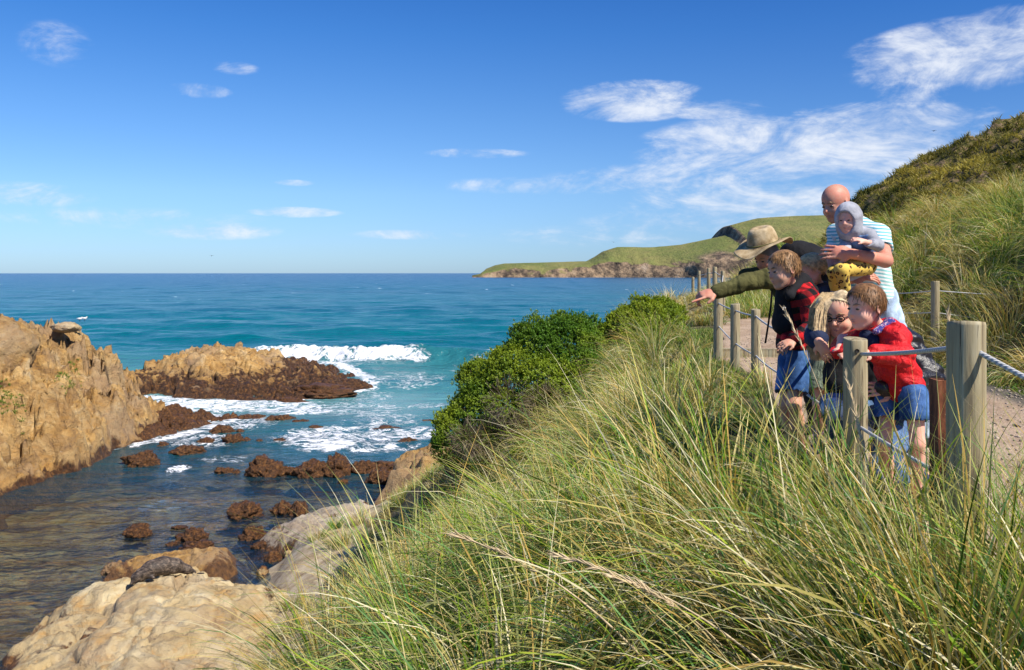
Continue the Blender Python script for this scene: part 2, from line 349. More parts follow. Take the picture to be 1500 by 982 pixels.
def polysd(px, py, poly):
    poly = np.array(poly, float); d = np.full(px.shape, 1e9); ins = np.zeros(px.shape, bool); n = len(poly)
    for i in range(n):
        a = poly[i]; b = poly[(i+1) % n]; e = b-a
        wx = px-a[0]; wy = py-a[1]; tt = np.clip((wx*e[0]+wy*e[1])/(e@e), 0, 1)
        d = np.minimum(d, np.hypot(wx-tt*e[0], wy-tt*e[1]))
        c = ((a[1] <= py) & (b[1] > py)) | ((b[1] <= py) & (a[1] > py))
        xi = a[0]+(py-a[1])/np.where(abs(e[1]) < 1e-9, 1e-9, e[1])*e[0]; ins ^= c & (px < xi)
    return np.where(ins, d, -d)
ROCKS = []
def hrock(name, poly, hf, step, mat, label, cat='rock', edge=.6, crag=.5, cw=1.2, hd=.35, group=None, floor=-1.0, sm=True):
    P = np.array(poly); x0, y0 = P.min(0)-1.2; x1, y1 = P.max(0)+1.2
    gx = np.arange(x0, x1, step); gy = np.arange(y0, y1, step); X, Y = np.meshgrid(gx, gy, indexing='ij')
    d = polysd(X, Y, poly)+edge*fbm(X*.8, Y*.8, 7.7, 4)
    h = hf(d, X, Y)
    f1, f2, cid = worley(X*cw+.35*fbm(X, Y, 2.), Y*cw, h*cw*.8)
    inn = np.clip(d/.8, 0, 1)
    blk = (cid-.5)*.9-.9*np.exp(-(f2-f1)*9)+.35*(1-f1)
    f3, f4, cid2 = worley(X*cw*2.7, Y*cw*2.7+.3*vnoise(X*3, Y*3), h*cw*2.2)
    blk = blk+.35*((cid2-.5)-.7*np.exp(-(f4-f3)*8))
    bd = h+.35*X-.18*Y+.5*fbm(X*.6, Y*.6, 3.); bs = 1.15; bq = bd/bs; fr_ = bq-np.floor(bq)
    terr = (sstep(.30, .62, fr_)-fr_)*bs*.75
    dc = 1-sstep(.0, .16, np.abs(vnoise(X*.75+9, Y*.75, h*1.1)+.35*vnoise(X*2.4, Y*2.4, h*2.4)))
    dc2 = 1-sstep(.0, .13, np.abs(vnoise(X*2.1+3, Y*2.1, h*2.6)+.3*vnoise(X*5, Y*5, h*5)))
    h = h+crag*inn*(terr*1.25-1.5*dc*sstep(-.2, .3, vnoise(X*.4, Y*.4, 9.))-.55*dc2*sstep(-.1, .3, vnoise(X*.9, Y*.9, 2.)))
    f5, f6, cid3 = worley(X*cw*4.6+.4*vnoise(X*2, Y*2), Y*cw*4.6, h*cw*5.5)
    h = h+crag*inn*.20*((cid3-.5)*1.2-.9*np.exp(-(f6-f5)*9))
    h = h+crag*inn*(blk*.8+.9*ridged(X*.5, Y*.5, h*.5, 5)*.6+.28*fbm(X*4, Y*4, h*3, 3)+.22*ridged(X*2.6, Y*2.6, h*2.6, 4))
    Z = np.where(d > -1.0, h, floor*1.6)
    Z = np.maximum(Z, floor*1.6)
    X2 = X+hd*fbm(X*1.3, Y*1.3, Z*1.6, 4)*inn; Y2 = Y+hd*fbm(X*1.3+40, Y*1.3, Z*1.6, 4)*inn
    Q = gridq(len(gx), len(gy)); zf = Z.reshape(-1)
    Q = Q[(zf[Q].max(1) > floor)]
    used, inv = np.unique(Q, return_inverse=True); V = np.stack([X2, Y2, Z], -1).reshape(-1, 3)[used]
    ctr = (float(P[:, 0].mean()), float(P[:, 1].mean()), 0.)
    o = mesh_np(name, V, inv.reshape(-1, 4), mat, origin=ctr, smooth=sm); tag(o, label, cat, group); ROCKS.append((poly, edge)); return o, (X2, Y2, Z)
left_poly = [(-17.9, 29.5), (-17.9, 33.3), (-16.8, 34.6), (-17.2, 38), (-17.6, 41.5), (-18.2, 46), (-22, 50), (-30, 52), (-45, 50), (-45, 20), (-30, 22), (-22, 25)]
def lh(d, X, Y):
    a = np.interp(d, [-1, 0, .6, 2.0, 3.6, 5, 7, 12], [-1.6, 0, 1.1, 2.3, 4.1, 4.7, 4.9, 5.1])
    return a-.9*np.exp(-((X+20.6)/1.0)**2-((Y-37)/1.2)**2)*1.2+.5*sstep(-22, -26, X)-.9*sstep(42.5, 46, Y)*np.clip(d, 0, 1)
_, LR = hrock('rock_outcrop', left_poly, lh, .09, m_tan, 'tall craggy tan rock outcrop rising from the water at the left edge', edge=.8, crag=.85, cw=.6, hd=.22, sm=False)
mid_poly = [(-28, 56), (-20, 53.2), (-15, 53), (-12.3, 56), (-10.3, 60), (-11, 63), (-14, 68), (-18, 75), (-28, 78)]
def mh(d, X, Y):
    a = np.interp(d, [-1, 0, .7, 3, 9], [-1.2, 0, .35, .6, .7])
    hp = polysd(X, Y, [(-26, 60), (-22, 57.5), (-18.2, 58), (-16.5, 61.5), (-17.5, 68), (-26, 72)])+.6*fbm(X*.7, Y*.7, 3.)
    return a+np.interp(hp, [-.4, .3, 1.2, 2.5, 4], [0, .4, .85, 1.1, 1.15])+.3*sstep(-17, -24, X)*np.clip(d, 0, 1)
_, MR = hrock('rock_reef', mid_poly, mh, .11, m_mid, 'long low reef with yellow rock on top of dark brown shelf, beside the breaking wave', 'reef', edge=1.1, crag=.5, cw=.9, hd=.25, sm=False)
hrock('rock_shelf', [(-20.5, 37.5), (-17.6, 39.5), (-15.6, 43.5), (-15.2, 46.3), (-17.5, 47.6), (-21, 48)], lambda d, X, Y: np.interp(d, [-1, 0, .5, 3], [-1.2, 0, .35, .6]), .09, m_brown,
      'dark brown weed-covered rock shelf between the tall outcrop and the reef', edge=.9, crag=.35, cw=1.1, hd=.3)
slab_poly = [(-8.3, 10), (-9.6, 14), (-10.2, 17.2), (-10.7, 19.3), (-9.9, 20.8), (-8.2, 21.3), (-6.2, 20.6), (-4.2, 20), (-3.5, 10)]
def sh(d, X, Y): return np.interp(d, [-1, 0, .35, .9, 2.2, 4], [-1.2, .05, .45, .78, 1.0, 1.15])+.1*np.sin(X*1.1+Y*.5)
_, SR = hrock('rock_slab', slab_poly, sh, .05, m_slab, 'broad smooth cream and tan rock slab the seal lies on, bottom left', 'rock', edge=.5, crag=.20, cw=.7, hd=.15)
hrock('rock_slab', [(-7.3, 25), (-6.6, 26.6), (-5.2, 28.3), (-4.2, 27.8), (-3.4, 25), (-3.2, 21.6), (-4.6, 21.2), (-5.6, 22.2), (-6.3, 23.6)], lambda d, X, Y: np.interp(d, [-1, 0, .3, 1.5], [-1.2, .1, .5, .8]), .055, m_slab2,
      'flat greyish rock slab at the foot of the grassy bank', 'rock', edge=.35, crag=.16, cw=1.1, hd=.2)
hrock('rock_ledge', [(-10.4, 21.6), (-10.1, 22.6), (-8.9, 23.4), (-7.7, 23.6), (-7.2, 22.6), (-7.5, 21.6), (-9, 21.4)], lambda d, X, Y: np.interp(d, [-1, 0, .2, .8], [-1.2, .1, .45, .65]), .045, m_ledge,
      'small orange-tan rock ledge in the water just behind the seal', 'rock', edge=.25, crag=.16, cw=1.6, hd=.15)
hrock('rock_boulder', [(-4.5, 29.2), (-4.4, 32), (-3, 33.5), (-1, 32), (-1, 29), (-3.2, 28.2)], lambda d, X, Y: np.interp(d, [-1, 0, .4, 1.6], [-1.2, .3, 1.1, 1.7]), .07, m_tan,
      'rounded tan boulder sticking out below the large green shrub', 'boulder', edge=.3, crag=.3, cw=.9, hd=.25)
# single weedy rocks standing in the water: px, py(water line), width px, height px, label
SM = [(205, 684, 50, 20, 'flat brown rock in calm water right beside the foot of the tall outcrop'), (237, 658, 16, 9, 'small round brown rock off the end of the shelf'), (274, 668, 50, 14, 'wide low brown rock in the water below the reef shelf'),
 (300, 653, 28, 11, 'small brown rock just above the wide low one in the foam'), (340, 652, 30, 15, 'rounded brown rock in the middle of the broken foam'), (360, 650, 13, 8, 'tiny brown rock touching the right side of the rounded one in foam'),
 (379, 651, 15, 6, 'tiny low rock, middle of the row in the foam'), (410, 650, 20, 7, 'low flat rock at the right end of the foam row'), (366, 616, 40, 8, 'thin dark ledge of rock in white water under the reef'),
 (410, 620, 46, 13, 'dark kelp-draped rock in white water right of the thin ledge'), (440, 624, 36, 8, 'low kelp-covered rock touching the kelp-draped one'), (323, 638, 38, 13, 'brown rock in foam next to the shelf tip'),
 (350, 638, 20, 9, 'small dark rock in foam right of the shelf tip'), (461, 634, 40, 8, 'flat wet rock alone in the swirling foam'), (510, 636, 24, 5, 'very low wet rock half washed over by foam'),
 (583, 619, 32, 6, 'low dark rock line, farthest back toward the shrub'), (623, 623, 38, 7, 'low dark rock in the foam just left of the shrub'), (565, 633, 62, 7, 'long thin dark rock in the foam left of the shrub'),
 (599, 651, 38, 8, 'flat dark rock just in front of the long thin one'), (326, 694, 26, 9, 'small brown rock at the left end of the rock row across the pool'), (346, 694, 10, 6, 'pebble-sized rock second in the row across the pool'),
 (384, 697, 52, 25, 'large rough brown rock, left of the biggest in the pool row'), (418, 696, 30, 14, 'lower brown rock joining the big ones of the pool row'), (455, 697, 48, 22, 'broad rough brown rock, middle of the pool row'),
 (492, 695, 38, 26, 'tallest knobbly brown rock of the pool row'), (530, 691, 34, 14, 'low brown rock right of the tallest in the pool row'), (556, 708, 34, 18, 'brown rock at the foot of the tan boulder'),
 (502, 709, 13, 7, 'tiny lone rock in front of the tallest pool rock'), (568, 687, 60, 10, 'flat brown rock behind, at the right end of the pool row'), (356, 758, 50, 20, 'dark knobbly rock alone in the middle of the pool'),
 (412, 752, 26, 14, 'left one of two dark rocks close together in the pool'), (436, 753, 24, 17, 'right one of two dark rocks close together in the pool'), (201, 784, 36, 14, 'small brown rock alone on the left side of the pool'),
 (280, 791, 38, 15, 'brown rock in the pool above the seal'), (262, 774, 20, 4, 'barely emerging rock above the seal'), (252, 800, 17, 6, 'tiny rock left of the low ones above the seal'),
 (286, 806, 48, 12, 'low brown rock nearest behind the orange ledge'), (369, 790, 34, 17, 'dark rock in the pool near the grey slab'), (386, 805, 34, 11, 'low rock against the left corner of the grey slab'),
 (164, 840, 26, 14, 'small orange-brown rock left of the ledge'), (161, 850, 20, 6, 'flat wet rock in front of the small orange-brown one'), (400, 823, 24, 13, 'rock on the shore below the grey slab corner'),
 (426, 822, 24, 13, 'tan stone leaning on the front of the grey slab'), (384, 843, 16, 11, 'pale pointed stone on the pebble shore'), (343, 836, 8, 5, 'single small red-brown stone in the shallows')]
# the reef's broken right-hand end
SM += [(470, 560, 60, 12, 'kelp-covered tip of the reef beside the white surf'), (510, 566, 50, 9, 'outermost low kelp rock off the tip of the reef'), (470, 580, 90, 14, 'dark weedy rock along the front of the reef tip'), (425, 590, 40, 6, 'reddish low rock in front of the reef')]
for i, (px, py, wp, hp, lab) in enumerate(SM):
    Yd = CZ*F/(py-400); wx = wp*Yd/F; hz = max(hp*Yd/F*1.05, .08)
    V, Fa = I5 if wp > 22 else ico(4)
    r = np.random.default_rng(100+i); off = r.uniform(0, 50, 3)
    q = V.copy(); n1 = ridged(q[:, 0]*1.3+off[0], q[:, 1]*1.3+off[1], q[:, 2]*1.3+off[2], 4); n2 = fbm(q[:, 0]*4+off[0], q[:, 1]*4, q[:, 2]*4, 4)
    f1, f2, cid = worley(q[:, 0]*2.3+off[0], q[:, 1]*2.3+off[1], q[:, 2]*2.3)
    rr = 1+.38*n1+.10*n2+.42*(cid-.5)-.14*np.exp(-(f2-f1)*8)
    q = q*rr[:, None]; q[:, 2] = np.where(q[:, 2] > 0, q[:, 2], q[:, 2]*.5)
    sxy = wx*.5*.95; depth = max(sxy*.75, hz*1.0)
    q = q*np.array([sxy, depth, hz*.82]); c = np.array([(px-750)/F*Yd, Yd+depth*.3, 0.0])
    mt = m_brown
    if 'tan stone' in lab or 'pale pointed' in lab: mt = m_slab
    if 'orange-brown' in lab or 'red-brown' in lab: mt = m_ledge
    o = mesh_np('rock', q+c, Fa, mt, origin=tuple(c)); tag(o, lab, 'rock', 'weedy rocks standing in the water')
# a rock on the crest of the outcrop
def blob_rock(px, py, Y, wx, wy, wz, mat, lab, seed):
    V, Fa = I5; r = np.random.default_rng(seed); off = r.uniform(0, 50, 3); q = V.copy()
    n1 = ridged(q[:, 0]*1.1+off[0], q[:, 1]*1.1+off[1], q[:, 2]*1.1, 5); f1, f2, cid = worley(q[:, 0]*1.4+off[0], q[:, 1]*1.4, q[:, 2]*1.4)
    q = q*(1+.16*n1+.18*(cid-.5)+.06*fbm(q[:, 0]*5, q[:, 1]*5, q[:, 2]*5, 4))[:, None]*np.array([wx, wy, wz]); c = np.array(W(px, py, Y))
    return tag(mesh_np('rock', q+c, Fa, mat, origin=tuple(c)), lab, 'rock')
blob_rock(4, 512, 36, 1.1, 1.5, 1.25, m_tan, 'rounded tan block standing at the far left end of the tall outcrop', 3)
blob_rock(97, 480, 41, .62, .6, .24, m_slab, 'flat stone lying on the crest of the tall outcrop', 4)
# pebbly shore
m_peb = simple('pebble', (.45, .38, .29), .85, .55, 3)
r = np.random.default_rng(8); n = 2600; yy = r.uniform(20, 23.5, n); xx = r.uniform(-7.6, -4.0, n)+.25*(21.5-yy)
zz = np.maximum(ground(xx, yy), -.1)+.02
k = zz > -.05; 
bx, by = np.meshgrid(np.linspace(-8.6, -2.5, 90), np.linspace(19, 26, 90), indexing='ij')
bz = .42-.32*np.clip(-4.6-bx, 0, 9)*.75-.10*np.clip(by-21, 0, 9)+.05*fbm(bx*2, by*2, 0, 4)
m_beach, t = newmat('pebble_beach'); p = t.pos(); v = t.voro(p, 9, out='Color'); bwn = t.n('ShaderNodeRGBToBW'); t.put(bwn.inputs[0], v)
t.out(t.bsdf(t.ramp(bwn.outputs[0], [(.1, (.2, .15, .1)), (.5, (.42, .35, .26)), (.9, (.6, .54, .45))]), .85, t.bump(t.voro(p, 9), .8, .06)))
tag(mesh_np('beach', np.stack([bx, by, bz], -1).reshape(-1, 3), gridq(90, 90), m_beach), kind='structure')
zz = .42-.32*np.clip(-4.6-xx, 0, 9)*.75-.10*np.clip(yy-21, 0, 9)+.03
k = zz > -.05
scatter_stones('pebbles', np.stack([xx, yy, zz], -1)[k], .06, m_peb, 4, 'pale rounded pebbles strewn on the little shore beside the grey slab', 'pebbles')
# green tufts growing on the outcrop are made with the grass below
# ------------------------------------------------------------------ sea bed and sea
m_bed, t = newmat('sea_bed'); p = t.pos(); n1 = t.noise(p, .7, 7, .65, .5); n2 = t.noise(p, 3.5, 6, .7)
c = t.ramp(t.math('ADD', t.math('MULTIPLY', n1, .6), t.math('MULTIPLY', n2, .4)), [(.34, (.05, .035, .02)), (.45, (.17, .10, .035)), (.54, (.34, .23, .09)), (.62, (.16, .16, .10)), (.7, (.45, .38, .26))])
t.out(t.bsdf(c, .9, t.bump(n2, .8, .2)))
bx = np.linspace(-34, 4, 260); by = np.linspace(9, 62, 320); BX, BY = np.meshgrid(bx, by, indexing='ij')
BZ = -.55-.035*np.clip(BY-26, 0, 40)+.33*ridged(BX*.35, BY*.35, 0, 5)+.1*fbm(BX*2, BY*2, 0, 3)
tag(mesh_np('sea_bed', np.stack([BX, BY, np.minimum(BZ, -.12)], -1).reshape(-1, 3), gridq(260, 320), m_bed), kind='structure')
th = np.linspace(-1.15, .72, 860)
rr = np.concatenate([np.linspace(8, 110, 760, endpoint=False), 110*np.exp(np.linspace(0, math.log(20000/110.), 640))])
TH, RR = np.meshgrid(th, rr, indexing='ij'); SX = RR*np.sin(TH); SY = RR*np.cos(TH)
amp = .03+.13*sstep(34, 90, SY); amp = amp*(1-.55*sstep(110, 260, SY))
Z = 0*SX; rw = np.random.default_rng(3)
for k in range(26):
    lam = 1.6*1.16**k; 
    a = rw.normal(.25, .5); kx, ky = math.sin(a)*2*math.pi/lam, -math.cos(a)*2*math.pi/lam; ph = rw.uniform(0, 6.28)
    fade = np.clip(1-RR/(lam*110), 0, 1)
    wv = np.sin(kx*SX+ky*SY+ph+1.4*vnoise(SX/lam/3, SY/lam/3, k)); Z += fade*(1-np.abs(wv)*1.3)*(lam*.018)*(.4+.6*rw.random())
Z = Z*amp/.25*.55
Z += .02*fbm(SX*1.6, SY*1.6, 0, 3)*np.clip(1-RR/120, 0, 1)
# breaker: a crest running from the reef tip to the right
u = (SX+28)/35; cy = 79-12*np.clip(u, 0, 1.3)+3*np.clip(u-.8, 0, 2)+1.1*fbm(SX*.15, 0*SX, 4.)+.5*fbm(SX*.6, SY*.3, 4.)
dn = SY-cy; env = sstep(-.1, .25, u)*(1-sstep(1.0, 1.75, u)); broke0 = env*(1-sstep(.56, .66, u)); prof = np.where(dn < 0, np.exp(-(dn/1.5)**2), np.exp(-(dn/4.5)**2))
Z += 1.15*env*prof+broke0*.5*np.abs(fbm(SX*1.3, SY*1.3, 2., 4))*np.exp(-((dn+.5)/2.2)**2)
c2 = SY-(104+.25*SX+2*fbm(SX*.05, 0*SX, 9.)); Z += .55*np.exp(-(c2/4)**2)*sstep(-12, 3, SX)*(1-sstep(20, 36, SX))
foam = np.zeros_like(Z)
broke = env*(1-sstep(.56, .66, u+.03*fbm(SX*.5, SY*.5, 0, 3)))
foam = np.maximum(foam, broke*np.exp(-((dn+1.0)/2.1)**2)*(.95+.5*fbm(SX*.5, SY*.5, 3., 3)))
foam = np.maximum(foam, broke*sstep(3.0, -1, dn)*sstep(-11-5*np.clip(.5-u, 0, 1)*2, -2, dn)*.78*(1-sstep(.3, .6, u)*.55))
def fz(px, py, ax_, ay_, s):
    Yd = CZ*F/(py-400); x0 = (px-750)/F*Yd; kx = ax_*Yd/F; ky = ay_*Yd*Yd/(F*CZ)
    return s*np.clip(1.25-((SX-x0)/kx)**2-((SY-Yd)/ky)**2, 0, 1)
for a in [(300, 596, 120, 13, .70), (260, 592, 60, 7, .66), (420, 598, 90, 14, .62), (330, 625, 110, 20, .58), (500, 645, 150, 22, .60), (560, 620, 90, 18, .50), (610, 640, 50, 14, .62), (480, 655, 60, 14, .74), (300, 650, 70, 16, .58), (560, 660, 80, 10, .6), (260, 690, 24, 8, .70), (330, 676, 60, 8, .5),
          (600, 560, 80, 14, .46), (540, 580, 60, 16, .44), (520, 600, 110, 20, .5), (715, 516, 40, 4, .75), (690, 548, 60, 8, .42), (450, 605, 60, 8, .66), (625, 595, 50, 8, .5), (240, 640, 40, 6, .6), (690, 530, 50, 3, .42)]:
    foam = np.maximum(foam, fz(*a[:4], a[4]+.07))
for poly, e in ROCKS[1:3]:
    dd_ = polysd(SX, SY, poly); foam = np.maximum(foam, np.where((SY > 20) & (SY < 110), .78*np.exp(-((dd_+.4)/1.1)**2), 0))
hd_y = np.interp(SX, ax, ysh[:, 0]); foam = np.maximum(foam, np.where((SX > -80), .9*np.exp(-((SY-hd_y+14)/9)**2), 0))
caps = sstep(.40, .58, fbm(SX*.06, SY*.1, 2., 4))*sstep(.30, .55, fbm(SX*.35, SY*.8, 5., 2))*sstep(110, 180, SY); foam = np.maximum(foam, caps*.8)
deep = sstep(27, 50, SY+.5*(SX+12)*(SX > -12)+4*fbm(SX*.12, SY*.12, 6., 3))
milky = np.clip(sstep(40, 52, SY)*(1-sstep(50, 76, SY+.3*SX)), 0, 1)*(1-.4*sstep(.1, .5, fbm(SX*.1, SY*.1, 8., 3)))
m_sea, t = newmat('sea_water'); p = t.pos(); X1, Y1, Z1 = t.xyz(p)
ld = t.math('LOGARITHM', t.math('MAXIMUM', Y1, 1.0), 10.0)                 # 1.5 (30 m) .. 3.7
base = t.ramp(t.math('MULTIPLY', t.math('SUBTRACT', ld, 1.5), .4), [(0, (.02, .10, .13)), (.10, (.006, .15, .17)), (.2, (0.0, .135, .155)), (.4, (0.0, .105, .140)), (.62, (0, .07, .14)), (.85, (0, .035, .10)), (1, (0, .025, .08))])
pn = t.noise(t.map(p, (.5, 1.6, 1)), .012, 5, .6); base = t.mix(t.sm(pn, .4, .62, 0, .55), base, t.mix(1.0, base, (.7, .62, .8), 'MULTIPLY'))
base = t.mix(t.math('MULTIPLY', t.attr('milky'), .62), base, (.17, .36, .36))
fo = t.attr('foam'); fn = t.noise(t.map(p, (1, .75, 1)), 1.5, 9, .72, .9); fv = t.noise(p, .5, 8, .7, 2.6)
lace = t.math('ABSOLUTE', t.math('SUBTRACT', fv, .5)); lace = t.sm(lace, 0, .09, 1, 0)
ff = t.math('ADD', fo, t.math('ADD', t.math('MULTIPLY', t.math('SUBTRACT', fn, .5), 1.1), t.math('MULTIPLY', lace, .28)))
ff = t.math('MULTIPLY', t.sm(ff, .68, .98), t.sm(fo, .02, .3))
# ripple bump in bands of scale that die away with distance
b1 = t.noise(t.map(p, (1, 1.7, 1)), 2.6, 6, .6, .3); b2 = t.noise(t.map(p, (.6, 1.4, 1)), .55, 6, .62, .4); b3 = t.noise(t.map(p, (.45, 1.4, 1)), .11, 6, .65)
nr = t.bump(b1, .55, .075); nr = t.bump(b2, .85, .5, nr); nr = t.bump(b3, .7, 2.2, nr)
nr = t.bump(ff, .5, .12, nr)
body = t.bsdf(t.mix(ff, base, (.86, .88, .9)), t.mix(ff, (.2,)*3, (.8,)*3), nr, .26)
tr = t.n('ShaderNodeBsdfTransparent'); t.put(tr.inputs[0], (.85, .95, .92)); gl = t.n('ShaderNodeBsdfGlossy'); t.put(gl.inputs[0], (1, 1, 1)); gl.inputs['Roughness'].default_value = .06; t.put(gl.inputs['Normal'], nr)
fr = t.n('ShaderNodeFresnel'); fr.inputs[0].default_value = 1.38; t.put(fr.inputs['Normal'], nr)
df = t.bsdf((.02, .10, .17), .3, nr, .3)
mx0 = t.n('ShaderNodeMixShader'); mx0.inputs[0].default_value = .13; t.t.links.new(tr.outputs[0], mx0.inputs[1]); t.t.links.new(df, mx0.inputs[2])
mx = t.n('ShaderNodeMixShader'); t.put(mx.inputs[0], t.math('MULTIPLY', fr.outputs[0], 1.0, clamp=True)); t.t.links.new(mx0.outputs[0], mx.inputs[1]); t.t.links.new(gl.outputs[0], mx.inputs[2])
m2 = t.n('ShaderNodeMixShader'); t.put(m2.inputs[0], t.math('MAXIMUM', t.attr('deep'), ff)); t.t.links.new(mx.outputs[0], m2.inputs[1]); t.t.links.new(body, m2.inputs[2])
t.out(m2.outputs[0])
tag(mesh_np('sea', np.stack([SX, SY, Z], -1).reshape(-1, 3), gridq(len(th), len(rr)), m_sea, attrs={'foam': foam, 'deep': deep, 'milky': milky}), kind='structure')
# ------------------------------------------------------------------ grass
def leafmat(name, rough=.5, trans=.35, spec=.35):
    m, t = newmat(name); c = t.attr('col', 'Color')
    b = t.bsdf(c, rough, None, spec); tl = t.n('ShaderNodeBsdfTranslucent'); t.put(tl.inputs[0], t.mix(1.0, c, (1.25, 1.2, .6), 'MULTIPLY'))
    mx = t.n('ShaderNodeMixShader'); mx.inputs[0].default_value = trans; t.t.links.new(b, mx.inputs[1]); t.t.links.new(tl.outputs[0], mx.inputs[2]); t.out(mx.outputs[0]); return m
m_blade = leafmat('grass_blade', .6, .30, .12)
def blades(P, L, th0, th1, phi, w, cA, cB, segs=5, tw=None, curl=1.4):
    n = len(P); t = np.linspace(0, 1, segs+1); V = np.zeros((n, segs+1, 2, 3), np.float32); C = np.zeros((n, segs+1, 2, 3), np.float32)
    r = RNG; tw = r.normal(0, .7, n) if tw is None else tw; p = P.astype(float).copy()
    hx, hy = np.cos(phi), np.sin(phi); dphi = r.normal(0, .25, n)
    for k in range(segs+1):
        th = th0+(th1-th0)*t[k]**curl
        ph = phi+dphi*t[k]; hx, hy = np.cos(ph), np.sin(ph)
        if k: p = p+(L/segs)[:, None]*np.stack([np.sin(th)*hx, np.sin(th)*hy, np.cos(th)], -1)
        a = tw*(1-.5*t[k]); sx, sy = -hy, hx
        side = np.stack([sx*np.cos(a)+np.sin(a)*np.cos(th)*hx, sy*np.cos(a)+np.sin(a)*np.cos(th)*hy, -np.sin(a)*np.sin(th)], -1)
        ww = (w*(.75 if k == 0 else 1)*(1-t[k]**2.2)**.8*.5+.00015)[:, None]
        V[:, k, 0] = p-side*ww; V[:, k, 1] = p+side*ww
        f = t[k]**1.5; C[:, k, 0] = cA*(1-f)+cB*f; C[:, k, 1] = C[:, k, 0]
    base = (np.arange(n)*(segs+1)*2)[:, None]; k = np.arange(segs)[None]*2
    Q = np.stack([base+k, base+k+1, base+k+3, base+k+2], -1).reshape(-1, 4)
    return V.reshape(-1, 3), Q, C.reshape(-1, 3)
GREENS = np.array([(.14, .28, .02), (.24, .37, .025), (.11, .27, .06), (.33, .41, .035), (.05, .12, .012), (.16, .30, .10)])
STRAWS = np.array([(.80, .68, .30), (.92, .84, .54), (.66, .52, .22), (.62, .54, .16), (.68, .46, .12)])
def clumpfield(cx, cy, nb, L, wid, straw, lean, segs, wind=.55, spread=.13, windphi=2.75, up=0., zoff=0., greens=GREENS, macro=99.):
    """cx, cy clump centres; nb blades per clump (array); returns V,Q,C"""
    r = RNG; idx = np.repeat(np.arange(len(cx)), nb); n = len(idx)
    ph0 = r.uniform(0, 2*np.pi, n); rad = spread*np.sqrt(r.uniform(0, 1, n))*r.uniform(.6, 1.4, len(cx))[idx]
    x = cx[idx]+rad*np.cos(ph0); y = cy[idx]+rad*np.sin(ph0)
    P = np.stack([x, y, ground(x, y)-.02+zoff], -1)
    ms = macro; gx_, gy_ = cx/ms, cy/ms; bx_, by_ = np.floor(gx_).astype(np.int64), np.floor(gy_).astype(np.int64); bd_ = np.full(len(cx), 9.); vx_ = np.zeros(len(cx)); vy_ = np.zeros(len(cx)); ci_ = np.zeros(len(cx))
    for a in (-1, 0, 1):
        for b in (-1, 0, 1):
            fx_, fy_ = bx_+a+_h(bx_+a, by_+b, 5), by_+b+_h(bx_+a, by_+b, 9); d_ = np.hypot(gx_-fx_, gy_-fy_); m_ = d_ < bd_
            bd_ = np.where(m_, d_, bd_); vx_ = np.where(m_, gx_-fx_, vx_); vy_ = np.where(m_, gy_-fy_, vy_); ci_ = np.where(m_, _h(bx_+a, by_+b, 13), ci_)
    mf = np.clip(1.32-.95*bd_, .45, 1.3) if macro < 50 else np.ones(len(cx)); L = L*mf*(.85+.3*ci_); straw = np.clip(straw+(ci_-.5)*.7, .03, .97)
    ox_, oy_ = 1.1*vx_/(bd_+.15)*np.clip(bd_*1.6, 0, 1), 1.1*vy_/(bd_+.15)*np.clip(bd_*1.6, 0, 1)
    if macro > 50: ox_ = ox_*0; oy_ = oy_*0
    wp = windphi+r.normal(0, .45, len(cx))[idx]+.5*vnoise(x*.4, y*.4, 3.); wm = wind*(.6+.8*r.uniform(0, 1, n))
    vx = np.cos(ph0)*(1-wm*.6)+wm*np.cos(wp)+ox_[idx]; vy = np.sin(ph0)*(1-wm*.6)+wm*np.sin(wp)+oy_[idx]; phi = np.arctan2(vy, vx); mag = np.clip(np.hypot(vx, vy), .3, 1.4)
    cl = r.uniform(.75, 1.2, len(cx))[idx]
    Ln = L[idx]*cl*(.45+.6*r.uniform(0, 1, n)**.7)
    le = lean[idx]
    th0 = np.abs(r.normal(.18, .16, n))*mag+.12*le; th1 = th0+(r.uniform(.6, 1.9, n))*le*mag
    st = r.uniform(0, 1, n) < np.clip(straw[idx]+r.normal(0, .22, len(cx))[idx], .03, .95)
    g = greens[r.integers(0, len(greens), n)]*r.uniform(.75, 1.3, n)[:, None]; s = STRAWS[r.integers(0, len(STRAWS), n)]*r.uniform(.75, 1.2, n)[:, None]
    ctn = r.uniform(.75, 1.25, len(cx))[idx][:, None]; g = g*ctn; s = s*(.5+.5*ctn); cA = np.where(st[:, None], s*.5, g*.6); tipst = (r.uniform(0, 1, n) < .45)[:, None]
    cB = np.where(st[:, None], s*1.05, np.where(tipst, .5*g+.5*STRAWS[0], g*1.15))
    return blades(P, Ln, th0, th1, phi, wid[idx]*(.5+1.1*r.uniform(0, 1, n)**2), cA, cB, segs)
def jgrid(x0, x1, y0, y1, sp):
    gx, gy = np.meshgrid(np.arange(x0, x1, sp), np.arange(y0, y1, sp), indexing='ij'); gx = gx.ravel()+RNG.uniform(-.5, .5, gx.size)*sp; gy = gy.ravel()+RNG.uniform(-.5, .5, gy.size)*sp
    return gx, gy
def merge(L):
    V = []; Q = []; C = []; o = 0
    for v, q, c in L: V.append(v); Q.append(q+o); C.append(c); o += len(v)
    return np.concatenate(V), np.concatenate(Q), np.concatenate(C)
def onbank(x, y, lo=.0, hi=.93):
    b = np.interp(y, TB[:, 0], TB[:, 1]); t_ = (xf(y)-x)/(xf(y)-b); return (t_ > lo) & (t_ < hi), t_
def strawf(x, y, base): return np.clip(base+.85*fbm(x*.45, y*.45, 12., 3), .05, .9)
parts = []
